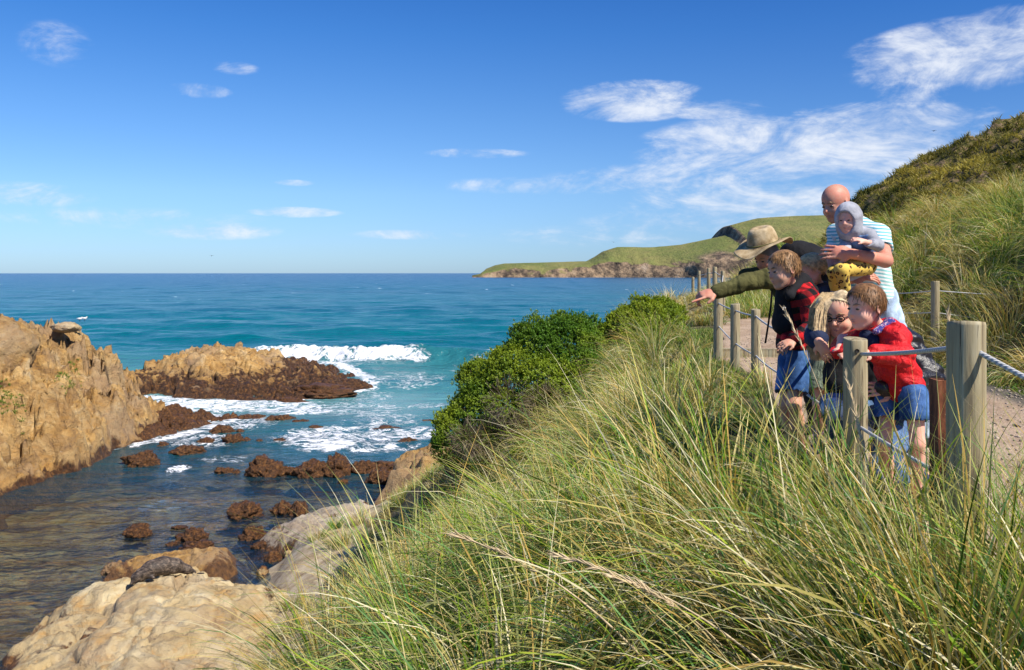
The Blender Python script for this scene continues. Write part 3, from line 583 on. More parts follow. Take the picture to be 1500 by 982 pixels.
for (y0, y1, sp, nb0, segs, w0) in [(.2, 4.2, .31, 150, 8, .0066), (4.2, 9, .40, 165, 7, .0068), (9, 16, .5, 150, 5, .0075), (16, 34, .62, 110, 4, .011)]:
    x, y = jgrid(-6.5, 7.2, y0, y1, sp)
    ok, t_ = onbank(x, y); ok &= (x/np.maximum(y, .1) < .80) & (x/np.maximum(y, .1) > -.6-1.0/np.maximum(y, .3)) & (np.hypot(x, y) > np.where(x < .05, 2.0, .8))
    # keep the low green patch and the foot of the slope thin
    low = (t_ > .56) & (y > 6.5); ok &= ~(low & (RNG.uniform(0, 1, len(x)) < .35+.4*(t_ > .8)))
    edgeclear = (xf(y)-x < .16); ok &= ~(edgeclear & (RNG.uniform(0, 1, len(x)) < .75))
    ok &= ~((y > 9.5) & (y < 16) & (xf(y)-x < .7) & (RNG.uniform(0, 1, len(x)) < .7))
    x, y, t_ = x[ok], y[ok], t_[ok]
    L = np.interp(y, [0, 3, 6, 10, 16, 30], [.92, 1.05, 1.05, .92, .8, .65])*(1-.35*np.clip(t_-.45, 0, 1)); 
    L = L*(1-.5*sstep(.12, .34, -x/np.maximum(y, .6))*(y < 6.5))*(1-.3*sstep(.3, .5, t_)*(y < 8))*(1+.28*vnoise(x*1.3, y*1.3, 5.))*np.where(xf(y)-x < .9, .5 if y1 > 5 else .8, 1)
    ln = np.clip(1.5+.4*vnoise(x*.7, y*.7, 8.)+np.interp(x, [.2, 1.4], [.1, -.85])*(y < 4.5), .45, 2.0)
    st = strawf(x, y, .50)+.22*sstep(17, 22, y)
    parts.append(clumpfield(x, y, np.full(len(x), nb0), L, np.full(len(x), w0), st, ln, segs, spread=.12 if y1 < 10 else .18, wind=.62, macro=1.05 if y1 < 10 else 1.5))
x = np.array([1.30, 1.42, 1.52, 1.62, 1.36, 1.50, 1.66, 1.72, 1.84, 1.25, 1.58, 1.9]); y = np.array([1.75, 1.9, 2.1, 2.2, 2.25, 2.35, 2.3, 1.95, 2.45, 2.0, 1.7, 2.3]); x = np.append(x, [1.0, 1.12, 1.2, 1.28, 1.18, 1.05]); y = np.append(y, [2.0, 2.3, 2.15, 2.4, 2.6, 2.7])
parts.append(clumpfield(x, y, np.full(len(x), 120), np.full(len(x), .84), np.full(len(x), .0048), np.full(len(x), .35), np.full(len(x), .62), 7, spread=.12, wind=.4))
x, y = jgrid(5, 10.5, 19.5, 36, .5); d = x-(xf(y)+2.9); ok = (d < .3) & (d > -2.8); x, y = x[ok], y[ok]
parts.append(clumpfield(x, y, np.full(len(x), 100), np.full(len(x), .62), np.full(len(x), .012), np.full(len(x), .4), np.full(len(x), 1.2), 4, spread=.22, wind=.6))
V, Q, C = merge(parts)
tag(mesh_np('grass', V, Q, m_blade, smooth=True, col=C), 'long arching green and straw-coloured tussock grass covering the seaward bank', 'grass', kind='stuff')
# dune on the inland side
parts = []
for (y0, y1, sp, nb0, segs, w0) in [(3, 14, .5, 150, 6, .0075), (14, 24, .62, 140, 5, .0105), (24, 40, .8, 100, 4, .016)]:
    x, y = jgrid(3.5, 24, y0, y1, sp); d = x-(xf(y)+2.9)
    ok = (d > .05) & (d < 9) & (x/y < .80)
    x, y, d = x[ok], y[ok], d[ok]
    parts.append(clumpfield(x, y, np.full(len(x), nb0), np.clip(.95+.25*vnoise(x*.5, y*.5, 1.), .6, 1.3)*np.where(d < .5, .6, 1), np.full(len(x), w0), strawf(x, y, .42), np.clip(1.5+.3*vnoise(x, y, 4.), .6, 1.9), segs, spread=.18, wind=.7, windphi=3.3, macro=1.7))
V, Q, C = merge(parts)
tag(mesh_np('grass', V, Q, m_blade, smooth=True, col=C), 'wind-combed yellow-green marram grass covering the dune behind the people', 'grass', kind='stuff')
# scrub on the hillside
r = RNG; n = 15000; sx_ = r.uniform(20, 72, n); sy_ = r.uniform(44, 76, n); ok = (sx_/sy_ < .72) & (sx_/sy_ > .36) & (fbm(sx_*.5, sy_*.5, 4., 3) > -.25); sx_, sy_ = sx_[ok], sy_[ok]; nb = 13
idx = np.repeat(np.arange(len(sx_)), nb); n = len(idx); P = np.stack([sx_[idx]+r.normal(0, .16, n), sy_[idx]+r.normal(0, .16, n), np.zeros(n)], -1); P[:, 2] = hillz(P[:, 0], P[:, 1])-.05
kk = np.clip(.5+1.2*fbm(sx_*.3, sy_*.3, 6., 3)+r.normal(0, .2, len(sx_)), 0, 1)[idx][:, None]
cc = (np.array([.07, .085, .018])*(1-kk)+np.array([.48, .40, .10])*kk)*r.uniform(.6, 1.3, n)[:, None]
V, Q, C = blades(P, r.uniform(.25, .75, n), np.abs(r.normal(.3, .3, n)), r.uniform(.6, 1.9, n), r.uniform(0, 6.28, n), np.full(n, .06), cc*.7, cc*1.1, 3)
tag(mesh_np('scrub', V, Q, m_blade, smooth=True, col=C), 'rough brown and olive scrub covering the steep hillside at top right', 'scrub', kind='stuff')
# short bright herbage: foot of the bank, by the path, on the outcrop
HERB = np.array([(.13, .24, .03), (.17, .28, .04), (.10, .20, .03)])
parts = []
x, y = jgrid(-5.6, 0, 6.5, 16, .12); ok, t_ = onbank(x, y, .54, .96); x, y = x[ok], y[ok]
parts.append(clumpfield(x, y, np.full(len(x), 26), np.full(len(x), .17), np.full(len(x), .007), np.full(len(x), .10)+.3*(vnoise(x, y, 2.) > .3), np.full(len(x), .8), 3, wind=.3, spread=.1, greens=HERB))
x, y = jgrid(-1, 4, 8.5, 17, .14); ok, t_ = onbank(x, y, .0, .2); x, y = x[ok], y[ok]
parts.append(clumpfield(x, y, np.full(len(x), 22), np.full(len(x), .16), np.full(len(x), .009), np.full(len(x), .12), np.full(len(x), .8), 3, wind=.3, spread=.1, greens=HERB))
x, y = jgrid(3.5, 9, 4, 22, .16); d = x-(xf(y)+2.9); ok = (d > -.35) & (d < .35); x, y = x[ok], y[ok]
parts.append(clumpfield(x, y, np.full(len(x), 22), np.full(len(x), .15), np.full(len(x), .009), np.full(len(x), .1), np.full(len(x), .8), 3, wind=.3, spread=.1, greens=HERB))
V, Q, C = merge(parts)
tag(mesh_np('ground_cover', V, Q, m_blade, smooth=True, col=C), 'short bright green herbage at the foot of the bank and along the path edges', 'ground cover', kind='stuff')
LX, LY, LZ = LR
def on_rock(px, py, rad, n, seed):
    tx = (px-750)/F; tz = (400-py)/F
    e = np.abs(LX/LY-tx)+np.abs((LZ-CZ)/LY-tz); e = np.where(LZ > 0, e, 9)
    cand = np.argwhere(e < .004); 
    if len(cand) == 0: cand = np.array([np.unravel_index(np.argmin(e), e.shape)])
    ys_ = [LY[a, b] for a, b in cand]; a, b = cand[int(np.argmin(ys_))]; cx, cy = LX[a, b], LY[a, b]
    dd = np.hypot(LX-cx, (LY-cy)); idx = np.argwhere((dd < rad) & (LZ > 0)); r = np.random.default_rng(seed); idx = idx[r.integers(0, len(idx), n)]
    return np.array([(LX[i, j], LY[i, j], LZ[i, j]) for i, j in idx])+r.normal(0, .03, (n, 3))*np.array([1, 1, 0])
for (px, py, rad, n, lab) in [(10, 578, .75, 2600, 'bright green succulent clump on the outcrop at the far left edge'), (95, 555, .4, 500, 'small green tuft in a crack of the outcrop, upper of two'), (112, 540, .3, 260, 'tiny green tuft high on the outcrop face')]:
    P = on_rock(px, py, rad, n, px+1); n = len(P); r = RNG
    V, Q, C = blades(P, r.uniform(.06, .16, n), r.uniform(0, .8, n), r.uniform(.5, 1.4, n), r.uniform(0, 6.28, n), np.full(n, .02), HERB[r.integers(0, 3, n)]*.9, HERB[r.integers(0, 3, n)], 3)
    tag(mesh_np('plant', V, Q, m_blade, col=C), lab, 'plant', kind='stuff')
# tall dry stalks
def stalk(px0, py0, Y0, px1, py1, Y1, w_, lab, seed):
    a = np.array(W(px0, py0, Y0)); b = np.array(W(px1, py1, Y1)); P = []
    for k in range(13):
        s = k/12; q = a*(1-s)+b*s; q[2] += .10*np.linalg.norm(b-a)*math.sin(math.pi*s*.9); P.append(q)
    rr_ = [w_*(1-.75*k/12) for k in range(13)]; parts_ = [tube(P, rr_, 5)]
    r = np.random.default_rng(seed)
    for k in range(60):
        s = 8+r.uniform(0, 4); i = int(s); q = np.array(P[i])*(1-(s-i))+np.array(P[min(i+1, 12)])*(s-i); dirn = np.array(P[i+1 if i < 12 else 12])-np.array(P[i-1]); dirn /= np.linalg.norm(dirn)
        e = q+dirn*.035+r.normal(0, .006, 3); parts_.append(tube([q, (q+e)/2, e], [.0012, .002, .0003], 4, False))
    V, Q = joinVQ(parts_); tag(mesh_py('grass_stalk', V, Q, m_straw), lab, 'grass stalk', 'dry flowering stalks of the grass')
m_straw = simple('dry_straw', (.55, .43, .26), .8, .3, 20)
stalk(1010, 1040, 2.4, 665, 800, 2.1, .0042, 'thick dry stalk leaning left over the foreground grass, seed head lowest', 1)
stalk(1240, 1080, 2.0, 820, 830, 2.0, .0036, 'dry stalk arching left in the middle of the foreground grass', 2)
stalk(1330, 1020, 2.6, 1238, 560, 2.9, .0036, 'tall dry stalk standing in front of the round wooden post with the boy', 3)
stalk(1260, 760, 3.6, 1150, 465, 3.9, .003, 'slender golden stalk rising in front of the boy in the checked jacket', 4)
stalk(1150, 1060, 2.2, 900, 860, 1.9, .003, 'short dry stalk low in the foreground grass, rightmost of the leaning ones', 5)
stalk(1440, 900, 2.7, 1388, 470, 2.9, .0028, 'thin green-gold stalk crossing the left side of the thickest post', 6)
# ------------------------------------------------------------------ shrubs
m_leaf = leafmat('shrub_leaf', .5, .3, .25); m_twig = simple('twig', (.16, .12, .085), .9, .4, 20)
def shrub(lobes, nclus, label, cat, seed, dead=(), leaf=.034, group='green coastal shrubs'):
    r = np.random.default_rng(seed); C0 = np.array([(*W(a, b, Y),) for a, b, Y, rp in lobes]); R0 = np.array([rp*Y/F for a, b, Y, rp in lobes])
    base = C0.mean(0); base[2] = G(base[0], base[1]); root = empty('shrub', tuple(base), label, cat, group)
    wts = R0**2/np.sum(R0**2); li = r.choice(len(R0), nclus*2, p=wts); d = r.normal(size=(nclus*2, 3)); d /= np.linalg.norm(d, axis=1)[:, None]; d[:, 2] = np.where(r.uniform(0, 1, len(d)) < .6, np.abs(d[:, 2]), d[:, 2])
    lump = 1+.26*fbm(d[:, 0]*2.2+li*3, d[:, 1]*2.2, d[:, 2]*2.2, 3)+.07*fbm(d[:, 0]*7+li, d[:, 1]*7, d[:, 2]*7, 2)
    inw = 1-.38*r.uniform(0, 1, len(d))**2.2
    sh_ = r.uniform(0, 1, len(d)) < .07; inw = np.where(sh_, r.uniform(1.02, 1.16, len(d)), inw); P = C0[li]+d*(R0[li]*lump*inw)[:, None]
    ok = np.ones(len(P), bool)
    for j in range(len(R0)): ok &= ~((np.linalg.norm(P-C0[j], axis=1) < R0[j]*.78) & (li != j))
    ok &= P[:, 2] > ground(P[:, 0], P[:, 1])
    dm = np.zeros(len(P))
    for (a, b, Y, rp) in dead: c = np.array(W(a, b, Y)); dm = np.maximum(dm, np.clip(1.3-np.linalg.norm((P-c)*np.array([1, .35, 1]), axis=1)/(rp*Y/F), 0, 1))
    ok &= r.uniform(0, 1, len(P)) > dm*.95
    P, d, li, inw = P[ok][:nclus], d[ok][:nclus], li[ok][:nclus], inw[ok][:nclus]
    nl = 11; n = len(P)*nl; pi = np.repeat(np.arange(len(P)), nl)
    ax_ = d[pi]*.7+np.array([0, 0, .75]); ax_ /= np.linalg.norm(ax_, axis=1)[:, None]
    rd = r.normal(size=(n, 3)); rd -= (rd*ax_).sum(1)[:, None]*ax_; rd /= np.linalg.norm(rd, axis=1)[:, None]
    op = r.uniform(.25, 1.25, n)[:, None]; dr = ax_*np.cos(op)+rd*np.sin(op); o = P[pi]+ax_*r.uniform(-.035, .02, n)[:, None]
    sd_ = np.cross(dr, ax_); sd_ /= (np.linalg.norm(sd_, axis=1)[:, None]+1e-6); L = leaf*r.uniform(.7, 1.3, n)[:, None]; wd = L*.26
    nrm = np.cross(sd_, dr)
    V = np.stack([o, o+dr*L*.55-sd_*wd+nrm*L*.08, o+dr*L+nrm*L*-.05, o+dr*L*.55+sd_*wd+nrm*L*.08], 1).reshape(-1, 3)
    Q = np.arange(n*4).reshape(-1, 4)
    hue = np.clip(.5+1.3*fbm(P[:, 0]*1.3, P[:, 1]*1.3, P[:, 2]*1.3, 3), 0, 1)[pi][:, None]
    c = (np.array([.10, .21, .02])*(1-hue)+np.array([.29, .37, .03])*hue)*r.uniform(.7, 1.25, n)[:, None]
    mesh_np('foliage', V, Q, m_leaf, root, smooth=False, col=np.repeat(c, 4, 0))
    tw = []
    for k in range(len(lobes)*14):
        j = k % len(lobes); a = base*.25+np.array([C0[j, 0], C0[j, 1], 0])*.75; a[2] = G(a[0], a[1])-.05
        dd = r.normal(size=3); dd /= np.linalg.norm(dd); dd[2] = abs(dd[2]); b = C0[j]+dd*R0[j]*.9; m_ = (a+b)/2+r.normal(0, .12, 3)
        tw.append(tube([a, a*.5+m_*.5+r.normal(0, .03, 3), m_, m_*.5+b*.5+r.normal(0, .04, 3), b], [.022, .018, .013, .009, .004], 5, False))
    V, Q = joinVQ(tw); mesh_py('stems', V, Q, m_twig, root)
    if dead:
        PP = []; DD = []
        for (a, b, Y, rp) in dead:
            c = np.array(W(a, b, Y)); rr_ = rp*Y/F; k = 500; q = r.normal(size=(k, 3)); q /= np.linalg.norm(q, axis=1)[:, None]; q[:, 1] = -np.abs(q[:, 1]); PP.append(c+q*rr_*r.uniform(.5, .95, (k, 1))); DD.append(q)
        PP = np.concatenate(PP); DD = np.concatenate(DD); n = len(PP)
        V, Q, C = blades(PP, r.uniform(.12, .3, n), np.arccos(np.clip(DD[:, 2], -.6, 1)), np.arccos(np.clip(DD[:, 2], -.6, 1))+r.normal(0, .6, n), np.arctan2(DD[:, 1], DD[:, 0])+r.normal(0, .6, n), np.full(n, .009), np.full((n, 3), .15)*np.array([1.1, .85, .6]), np.full((n, 3), .28)*np.array([1.1, .9, .66]), 4)
        mesh_np('dead_twigs', V, Q, m_blade, root, col=C)
shrub([(822, 512, 17.5, 52), (850, 505, 18, 42), (785, 520, 17.3, 50), (755, 556, 17, 52), (800, 570, 16.6, 50), (722, 585, 17, 46), (700, 615, 16.8, 46), (672, 628, 16.8, 36), (664, 650, 16.4, 30), (700, 668, 16, 26), (735, 660, 15.8, 24), (745, 620, 16.4, 46), (662, 655, 16.7, 28), (790, 610, 16, 36), (850, 545, 17, 40), (700, 560, 17.8, 32), (700, 650, 16.3, 34)], 21000,
      'large dense green shrub with brown dead twigs low down, on the bank above the sea', 'shrub', 1, dead=((745, 590, 15.4, 34), (775, 640, 15.2, 40), (715, 640, 15.5, 30), (685, 645, 15.3, 24), (800, 590, 15.8, 26)), leaf=.04)
shrub([(918, 482, 18, 34), (948, 470, 18, 34), (975, 468, 18, 28), (940, 492, 17.6, 30), (968, 482, 17.8, 30)], 5500, 'smaller rounded green shrub beside the straw grass below the pointing hand', 'shrub', 2, leaf=.04)
shrub([(778, 662, 14, 20), (800, 652, 14, 18), (760, 668, 14, 14)], 800, 'low bright green bush at the foot of the large shrub', 'shrub', 3, leaf=.045)
# ------------------------------------------------------------------ fence
m_wood, t = newmat('post_wood'); o = t.obj()
s1 = t.noise(t.map(o, (38, 38, 1.6)), 1, 6, .65, .4); s2 = t.noise(t.map(o, (9, 9, 1.2)), 1, 5, .6); s3 = t.noise(t.map(o, (60, 60, 1.6)), 1, 4, .6)
c = t.ramp(s1, [(.32, (.15, .115, .07)), (.46, (.30, .245, .145)), (.58, (.39, .33, .20)), (.72, (.46, .42, .30))])
c = t.mix(t.sm(s2, .45, .7, 0, .6), c, (.25, .27, .20)); c = t.mix(t.sm(s3, .58, .66, 0, .85), c, (.05, .038, .025))
kn = t.voro(t.map(o, (7, 7, 2.5)), 1.0); c = t.mix(t.sm(kn, .03, .10, .8, 0), c, (.10, .06, .03))
t.out(t.bsdf(c, .85, t.bump(t.math('ADD', s1, t.math('MULTIPLY', s3, .4)), .7, .006), .25))
m_hole = simple('bore_hole', (.01, .009, .008)); m_rope, t = newmat('rope'); o = t.obj(); wv = t.n('ShaderNodeTexWave', bands_direction='DIAGONAL'); t.put(wv.inputs[0], o); wv.inputs['Scale'].default_value = 38
t.out(t.bsdf(t.mix(wv.outputs['Fac'], (.34, .34, .33), (.66, .66, .64)), .7, t.bump(wv.outputs['Fac'], .8, .003)))
def post(px, Y, wpx, topy, label, group='round wooden posts of the rope fence', holes=(), lean=(0, 0), n=28):
    R = wpx*Y/F/2; x = (px-750)/F*Y; zt = CZ-(topy-400)/F*Y; zb = G(x, Y)-.3
    root = empty('fence_post', (x, Y, zb+.3), label, 'fence post', group); V = []; Q = []
    r = np.random.default_rng(int(px)); zs = list(np.linspace(zb, zt-.012, 26))+[zt-.004]; ck = r.uniform(0, 6.28)
    for i, z in enumerate(zs):
        for k in range(n):
            a = 2*math.pi*k/n; rr_ = R*(1+.03*math.sin(a*2+z*2)+.02*math.sin(a*3+1)+.012*r.normal())*(.965 if i == len(zs)-1 else 1)*(1.03-.04*(z-zb)/(zt-zb))
            rr_ *= 1-.09*math.exp(-((a-ck+math.pi) % (2*math.pi)-math.pi)**2/.006)
            s = (z-zb); V.append((x+math.cos(a)*rr_+lean[0]*s, Y+math.sin(a)*rr_+lean[1]*s, z+(.006*math.cos(a+ck) if i == len(zs)-1 else 0)))
    m = len(zs); Q = [(i*n+k, i*n+(k+1) % n, (i+1)*n+(k+1) % n, (i+1)*n+k) for i in range(m-1) for k in range(n)]
    c = len(V); V.append((x+lean[0]*(zt-zb), Y+lean[1]*(zt-zb), zt)); Q += [((m-1)*n+k, (m-1)*n+(k+1) % n, c) for k in range(n)]
    o = mesh_py('post', V, Q, m_wood, root)
    for q, f in enumerate(o.data.polygons):
        if q >= (m-1)*n: f.use_smooth = False
    for (hx_, hz_) in holes:
        p0 = Vector((x+hx_, Y-math.sqrt(max(R*R-hx_*hx_, 0))-.003, hz_)); V, Qh = tube([p0, p0+Vector((0, .02, 0))], .009, 14); mesh_py('rope_hole', V, Qh, m_hole, root)
    return Vector((x, Y, zt)), R
P1, R1 = post(1415.5, 2.6, 51, 470, 'thickest and nearest round wooden post, at the right in front of the grass', n=40)
P2, R2 = post(1253, 3.8, 33, 495, 'round wooden post the small boy in the red jacket leans on', holes=[(-.012, CZ-(513-400)/F*3.8)], n=36)
P3, _ = post(1158, 6.6, 19, 474, 'wooden post half hidden behind the boy in the checked jacket')
P4, _ = post(1107, 9.6, 13, 453, 'wooden post beside the path, first one left of the checked jacket')
P5, _ = post(1077, 10.9, 13.5, 445, 'wooden post beside the path, second one left of the checked jacket')
P6, _ = post(1052, 12.2, 13, 432, 'wooden post directly under the pointing hand')
far = [(1059, 19.5, 6.5, 397, 'far post right of the group seen above the pointing arm'), (1047, 22.5, 6.5, 391, 'tallest far post above the pointing hand'), (1038, 26, 5, 393, 'far post third from the left of the distant ones'), (1024, 29, 4.6, 397, 'far post second from the left of the distant ones'), (1015, 32, 4.2, 406, 'lowest far post, leftmost of the whole fence')]
FP = [post(*a)[0] for a in far]
P0 = Vector((1.45, 1.3, CZ-.30))
def rope(pts, rad, label, sag=.03, name='rope'):
    path = []
    for a, b in zip(pts[:-1], pts[1:]):
        L = (b-a).length
        for k in range(16): s = k/16; q = a.lerp(b, s); q.z -= sag*L*4*s*(1-s)*.5; path.append(q)
    path.append(pts[-1]); V, Q = tube(path, rad, 8); return tag(mesh_py(name, V, Q, m_rope, origin=tuple(pts[0])), label, 'rope')
dz = Vector((0, 0, 1))
up = [Vector((1.60, 1.9, CZ-.47)), W(1417, 507, 2.6), W(1262, 519, 3.75)]
rope(up, .0085, 'thick grey-white rope strung from the nearest post to the post the small boy holds', .012)
rope([W(1253, 517, 3.8), W(1158, 492, 6.6), W(1107, 463, 9.6), W(1077, 455, 10.9), W(1052, 444, 12.2), W(1059, 404, 19.5), W(1047, 398, 22.5), W(1038, 400, 26), W(1024, 403, 29), W(1015, 411, 32)], .010, 'upper rope running along the fence posts away from the people', .015)
rope([W(1253, 624, 3.8), W(1158, 556, 6.6), W(1107, 521, 9.6), W(1077, 503, 10.9), W(1052, 477, 12.2)], .009, 'lower rope of the posts along the path, left of the people', .015)
rope([Vector((1.60, 1.9, CZ-1.15)), W(1417, 716, 2.6), W(1257, 624, 3.8)], .008, 'lower white rope half hidden in the grass at the nearest post', .01)
# inland fence behind
Q1, _ = post(1370, 12.5, 11.5, 412, 'lone thin post at the foot of the grassy dune', group=None)
q0 = Vector((8.2, 12.3, CZ-.35)); q1 = Vector((6.2, 24, CZ-.2)); q1 = Vector((8.6, 22, CZ-.35))
rope([q0, W(1370, 426, 12.5), q1], .008, 'upper rope on the lone post in front of the dune', .02); rope([q0-dz*.45, W(1370, 458, 12.5), q1-dz*.42], .008, 'lower rope on the lone post in front of the dune', .02)
# rusty steel stake and timber edge
m_rust, t = newmat('rust'); o = t.obj(); nz = t.noise(t.map(o, (14, 14, 3)), 1, 7, .7)
t.out(t.bsdf(t.ramp(nz, [(.34, (.025, .012, .009)), (.46, (.10, .035, .02)), (.56, (.24, .085, .04)), (.68, (.40, .25, .15))]), .9, t.bump(nz, .8, .006)))
def prism(name, poly, z0, z1, mat, parent=None, origin=None, jit=0):
    n = len(poly); m = 8; V = []; r = np.random.default_rng(3)
    for i in range(m):
        z = z0+(z1-z0)*i/(m-1)
        for (a, b) in poly: V.append((a+r.normal()*jit, b+r.normal()*jit, z+(r.normal()*jit*2 if i == m-1 else 0)))
    Q = [(i*n+k, i*n+(k+1) % n, (i+1)*n+(k+1) % n, (i+1)*n+k) for i in range(m-1) for k in range(n)]+[tuple(range((m-1)*n, m*n)), tuple(range(n))[::-1]]
    return mesh_py(name, V, Q, mat, parent, False, origin)
x0 = (1378-750)/F*2.75; y0 = 2.75; a, b, th_ = .028, .03, .006
ch = [(-a, -b), (a, -b), (a, -b+th_), (-a+th_, -b+th_), (-a+th_, b-th_), (a, b-th_), (a, b), (-a, b)]
tag(prism('steel_stake', [(x0+p*.8, y0+q) for p, q in ch], CZ-1.4, CZ-(556-400)/F*2.75, m_rust, origin=(x0, y0, CZ-1.1), jit=.0008), 'rusty steel channel stake close behind the nearest wooden post', 'stake')
e0 = W(1058, 497, 12.6); gz0 = G(e0.x+.4, 12.6)
tag(prism('timber_edge', [(e0.x-.05, 12.5), (e0.x+1.3, 12.45), (e0.x+1.3, 12.6), (e0.x-.05, 12.65)], gz0-.1, gz0+.13, m_wood, origin=(e0.x+.5, 12.5, gz0), jit=.002), 'timber step edge laid across the path behind the fence posts', 'timber')
# ------------------------------------------------------------------ bodies: signed distance shapes turned into one smooth skin
def nrmv(v): v = np.asarray(v, float); return v/np.linalg.norm(v)
class Shape:
    def __init__(s, lo, hi, h):
        s.h = h; s.lo = np.array(lo, float)-3*h; hi = np.array(hi, float)+3*h; s.n = np.ceil((hi-s.lo)/h).astype(int)+1
        s.D = np.full(s.n, .05, np.float32); s.ax = [s.lo[i]+h*np.arange(s.n[i]) for i in range(3)]
    def _blk(s, lo, hi):
        a = np.clip(((np.asarray(lo)-s.lo)/s.h).astype(int), 0, s.n); b = np.clip(((np.asarray(hi)-s.lo)/s.h).astype(int)+2, 0, s.n)
        if (b <= a).any(): return None
        sl = tuple(slice(a[i], b[i]) for i in range(3)); X, Y, Z = np.meshgrid(*[s.ax[i][sl[i]] for i in range(3)], indexing='ij'); return sl, np.stack([X, Y, Z], -1)
    def _put(s, sl, d, k, mode):
        D = s.D[sl]
        if mode == 'add':
            if k <= 0: s.D[sl] = np.minimum(D, d)
            else: hh = np.clip(.5+.5*(D-d)/k, 0, 1); s.D[sl] = D*(1-hh)+d*hh-k*hh*(1-hh)
        elif mode == 'cut':
            d = -d; hh = np.clip(.5-.5*(D-d)/max(k, 1e-5), 0, 1); s.D[sl] = D*(1-hh)+d*hh+k*hh*(1-hh)
    def cap(s, a, b, ra, rb=None, k=.02, mode='add', flat=None):
        a, b = np.asarray(a, float), np.asarray(b, float); rb = ra if rb is None else rb; m = max(ra, rb)+.05+k
        B = s._blk(np.minimum(a, b)-m, np.maximum(a, b)+m)
        if B is None: return s
        sl, P = B; e = b-a; t = np.clip(((P-a)@e)/max(e@e, 1e-9), 0, 1); d = np.linalg.norm(P-a-t[..., None]*e, axis=-1)-(ra+(rb-ra)*t)
        s._put(sl, d.astype(np.float32), k, mode); return s
    def ell(s, c, r, R=None, k=.02, mode='add'):
        """R rows = local axes"""
        c = np.asarray(c, float); r = np.asarray(r, float); m = r.max()+.05+k; B = s._blk(c-m, c+m)
        if B is None: return s
        sl, P = B; q = P-c
        if R is not None: q = q@np.asarray(R).T
        k0 = np.linalg.norm(q/r, axis=-1)+1e-9; k1 = np.linalg.norm(q/(r*r), axis=-1)+1e-9
        s._put(sl, (k0*(k0-1)/k1).astype(np.float32), k, mode); return s
    def plane_cut(s, p, n):                     # remove the side n points to
        X, Y, Z = np.meshgrid(*s.ax, indexing='ij'); s.D = np.maximum(s.D, ((X-p[0])*n[0]+(Y-p[1])*n[1]+(Z-p[2])*n[2]).astype(np.float32)); return s
    def limb(s, pts, rs, k=.02):
        for i in range(len(pts)-1): s.cap(pts[i], pts[i+1], rs[i], rs[i+1], k)
        return s
    def fold(s, amp, sc, seed=0, aniso=(1, 1, 1)):
        m = np.abs(s.D) < .03; idx = np.argwhere(m); P = s.lo+idx*s.h
        s.D[m] += (amp*ridged(P[:, 0]*sc*aniso[0]+seed, P[:, 1]*sc*aniso[1], P[:, 2]*sc*aniso[2], 3)).astype(np.float32); return s
    def mesh(s):
        D = s.D; ins = D < 0; nx, ny, nz = D.shape
        c = [D[i:nx-1+i, j:ny-1+j, k:nz-1+k] for i in (0, 1) for j in (0, 1) for k in (0, 1)]
        cnt = sum((x < 0).astype(np.int8) for x in c); act = (cnt > 0) & (cnt < 8); idx = np.argwhere(act); vid = np.full(act.shape, -1, np.int64); vid[act] = np.arange(len(idx))
        offs = np.array([(i, j, k) for i in (0, 1) for j in (0, 1) for k in (0, 1)]); vals = np.stack([x[act] for x in c], -1)
        acc = np.zeros((len(idx), 3)); num = np.zeros(len(idx))
        for a in range(8):
            for b in range(a+1, 8):
                if np.abs(offs[a]-offs[b]).sum() != 1: continue
                va, vb = vals[:, a], vals[:, b]; m = (va < 0) != (vb < 0); t = np.where(m, va/np.where(m, va-vb, 1), 0)
                acc += np.where(m[:, None], offs[a]+(offs[b]-offs[a])*t[:, None], 0); num += m
        V = s.lo+(idx+acc/num[:, None])*s.h; Q = []
        for ax_ in range(3):
            o1, o2 = [(1, 2), (2, 0), (0, 1)][ax_]
            sa = [slice(1, -1)]*3; sa[ax_] = slice(0, -1); sb = list(sa); sb[ax_] = slice(1, None)
            A = ins[tuple(sa)]; Bm = ins[tuple(sb)]; e = np.argwhere(A != Bm); 
            if len(e) == 0: continue
            flip = A[tuple(e.T)]; off = np.ones(3, int); off[ax_] = 0; g = e+off
            def vv(d1, d2):
                q = g.copy(); q[:, o1] -= d1; q[:, o2] -= d2; return vid[tuple(q.T)]
            q = np.stack([vv(0, 0), vv(1, 0), vv(1, 1), vv(0, 1)], -1); q[~flip] = q[~flip][:, ::-1]; Q.append(q)
        Q = np.concatenate(Q); return V, Q[(Q >= 0).all(1)]
def smooth(V, Q, it=2, f=.5):
    E = np.concatenate([Q[:, [0, 1]], Q[:, [1, 2]], Q[:, [2, 3]], Q[:, [3, 0]]]); n = len(V)
    for _ in range(it):
        S = np.zeros((n, 3)); c = np.zeros(n)
        for i, j in ((0, 1), (1, 0)):
            for a in range(3): S[:, a] += np.bincount(E[:, i], V[E[:, j], a], n)
            c += np.bincount(E[:, i], minlength=n)
        V = V*(1-f)+f*S/np.maximum(c, 1)[:, None]
    return V
def shobj(name, s, mat, parent, it=1, **k):
    V, Q = s.mesh(); V = smooth(V, Q, it); return mesh_np(name, V, Q, mat, parent, **k)
def bounds(pts, m): P = np.array([tuple(p) for p in pts]); return P.min(0)-m, P.max(0)+m
def frame(f, up=(0, 0, 1)):
    f = nrmv(f); r_ = nrmv(np.cross(f, up)); u = np.cross(r_, f); return r_, f, u      # right, forward, up
def m_skin(name, base, red=.12):
    m, t = newmat(name); o = t.obj(); nz = t.noise(o, 16, 5)
    c = t.mix(t.sm(nz, .35, .65), tuple(base), (base[0]*1.05, base[1]*(1-red), base[2]*(1-red)))
    t.out(t.bsdf(c, .52, t.bump(t.noise(o, 120, 3), .12, .002), .35, Subsurface_Weight=.12, Subsurface_Scale=.01)); return m
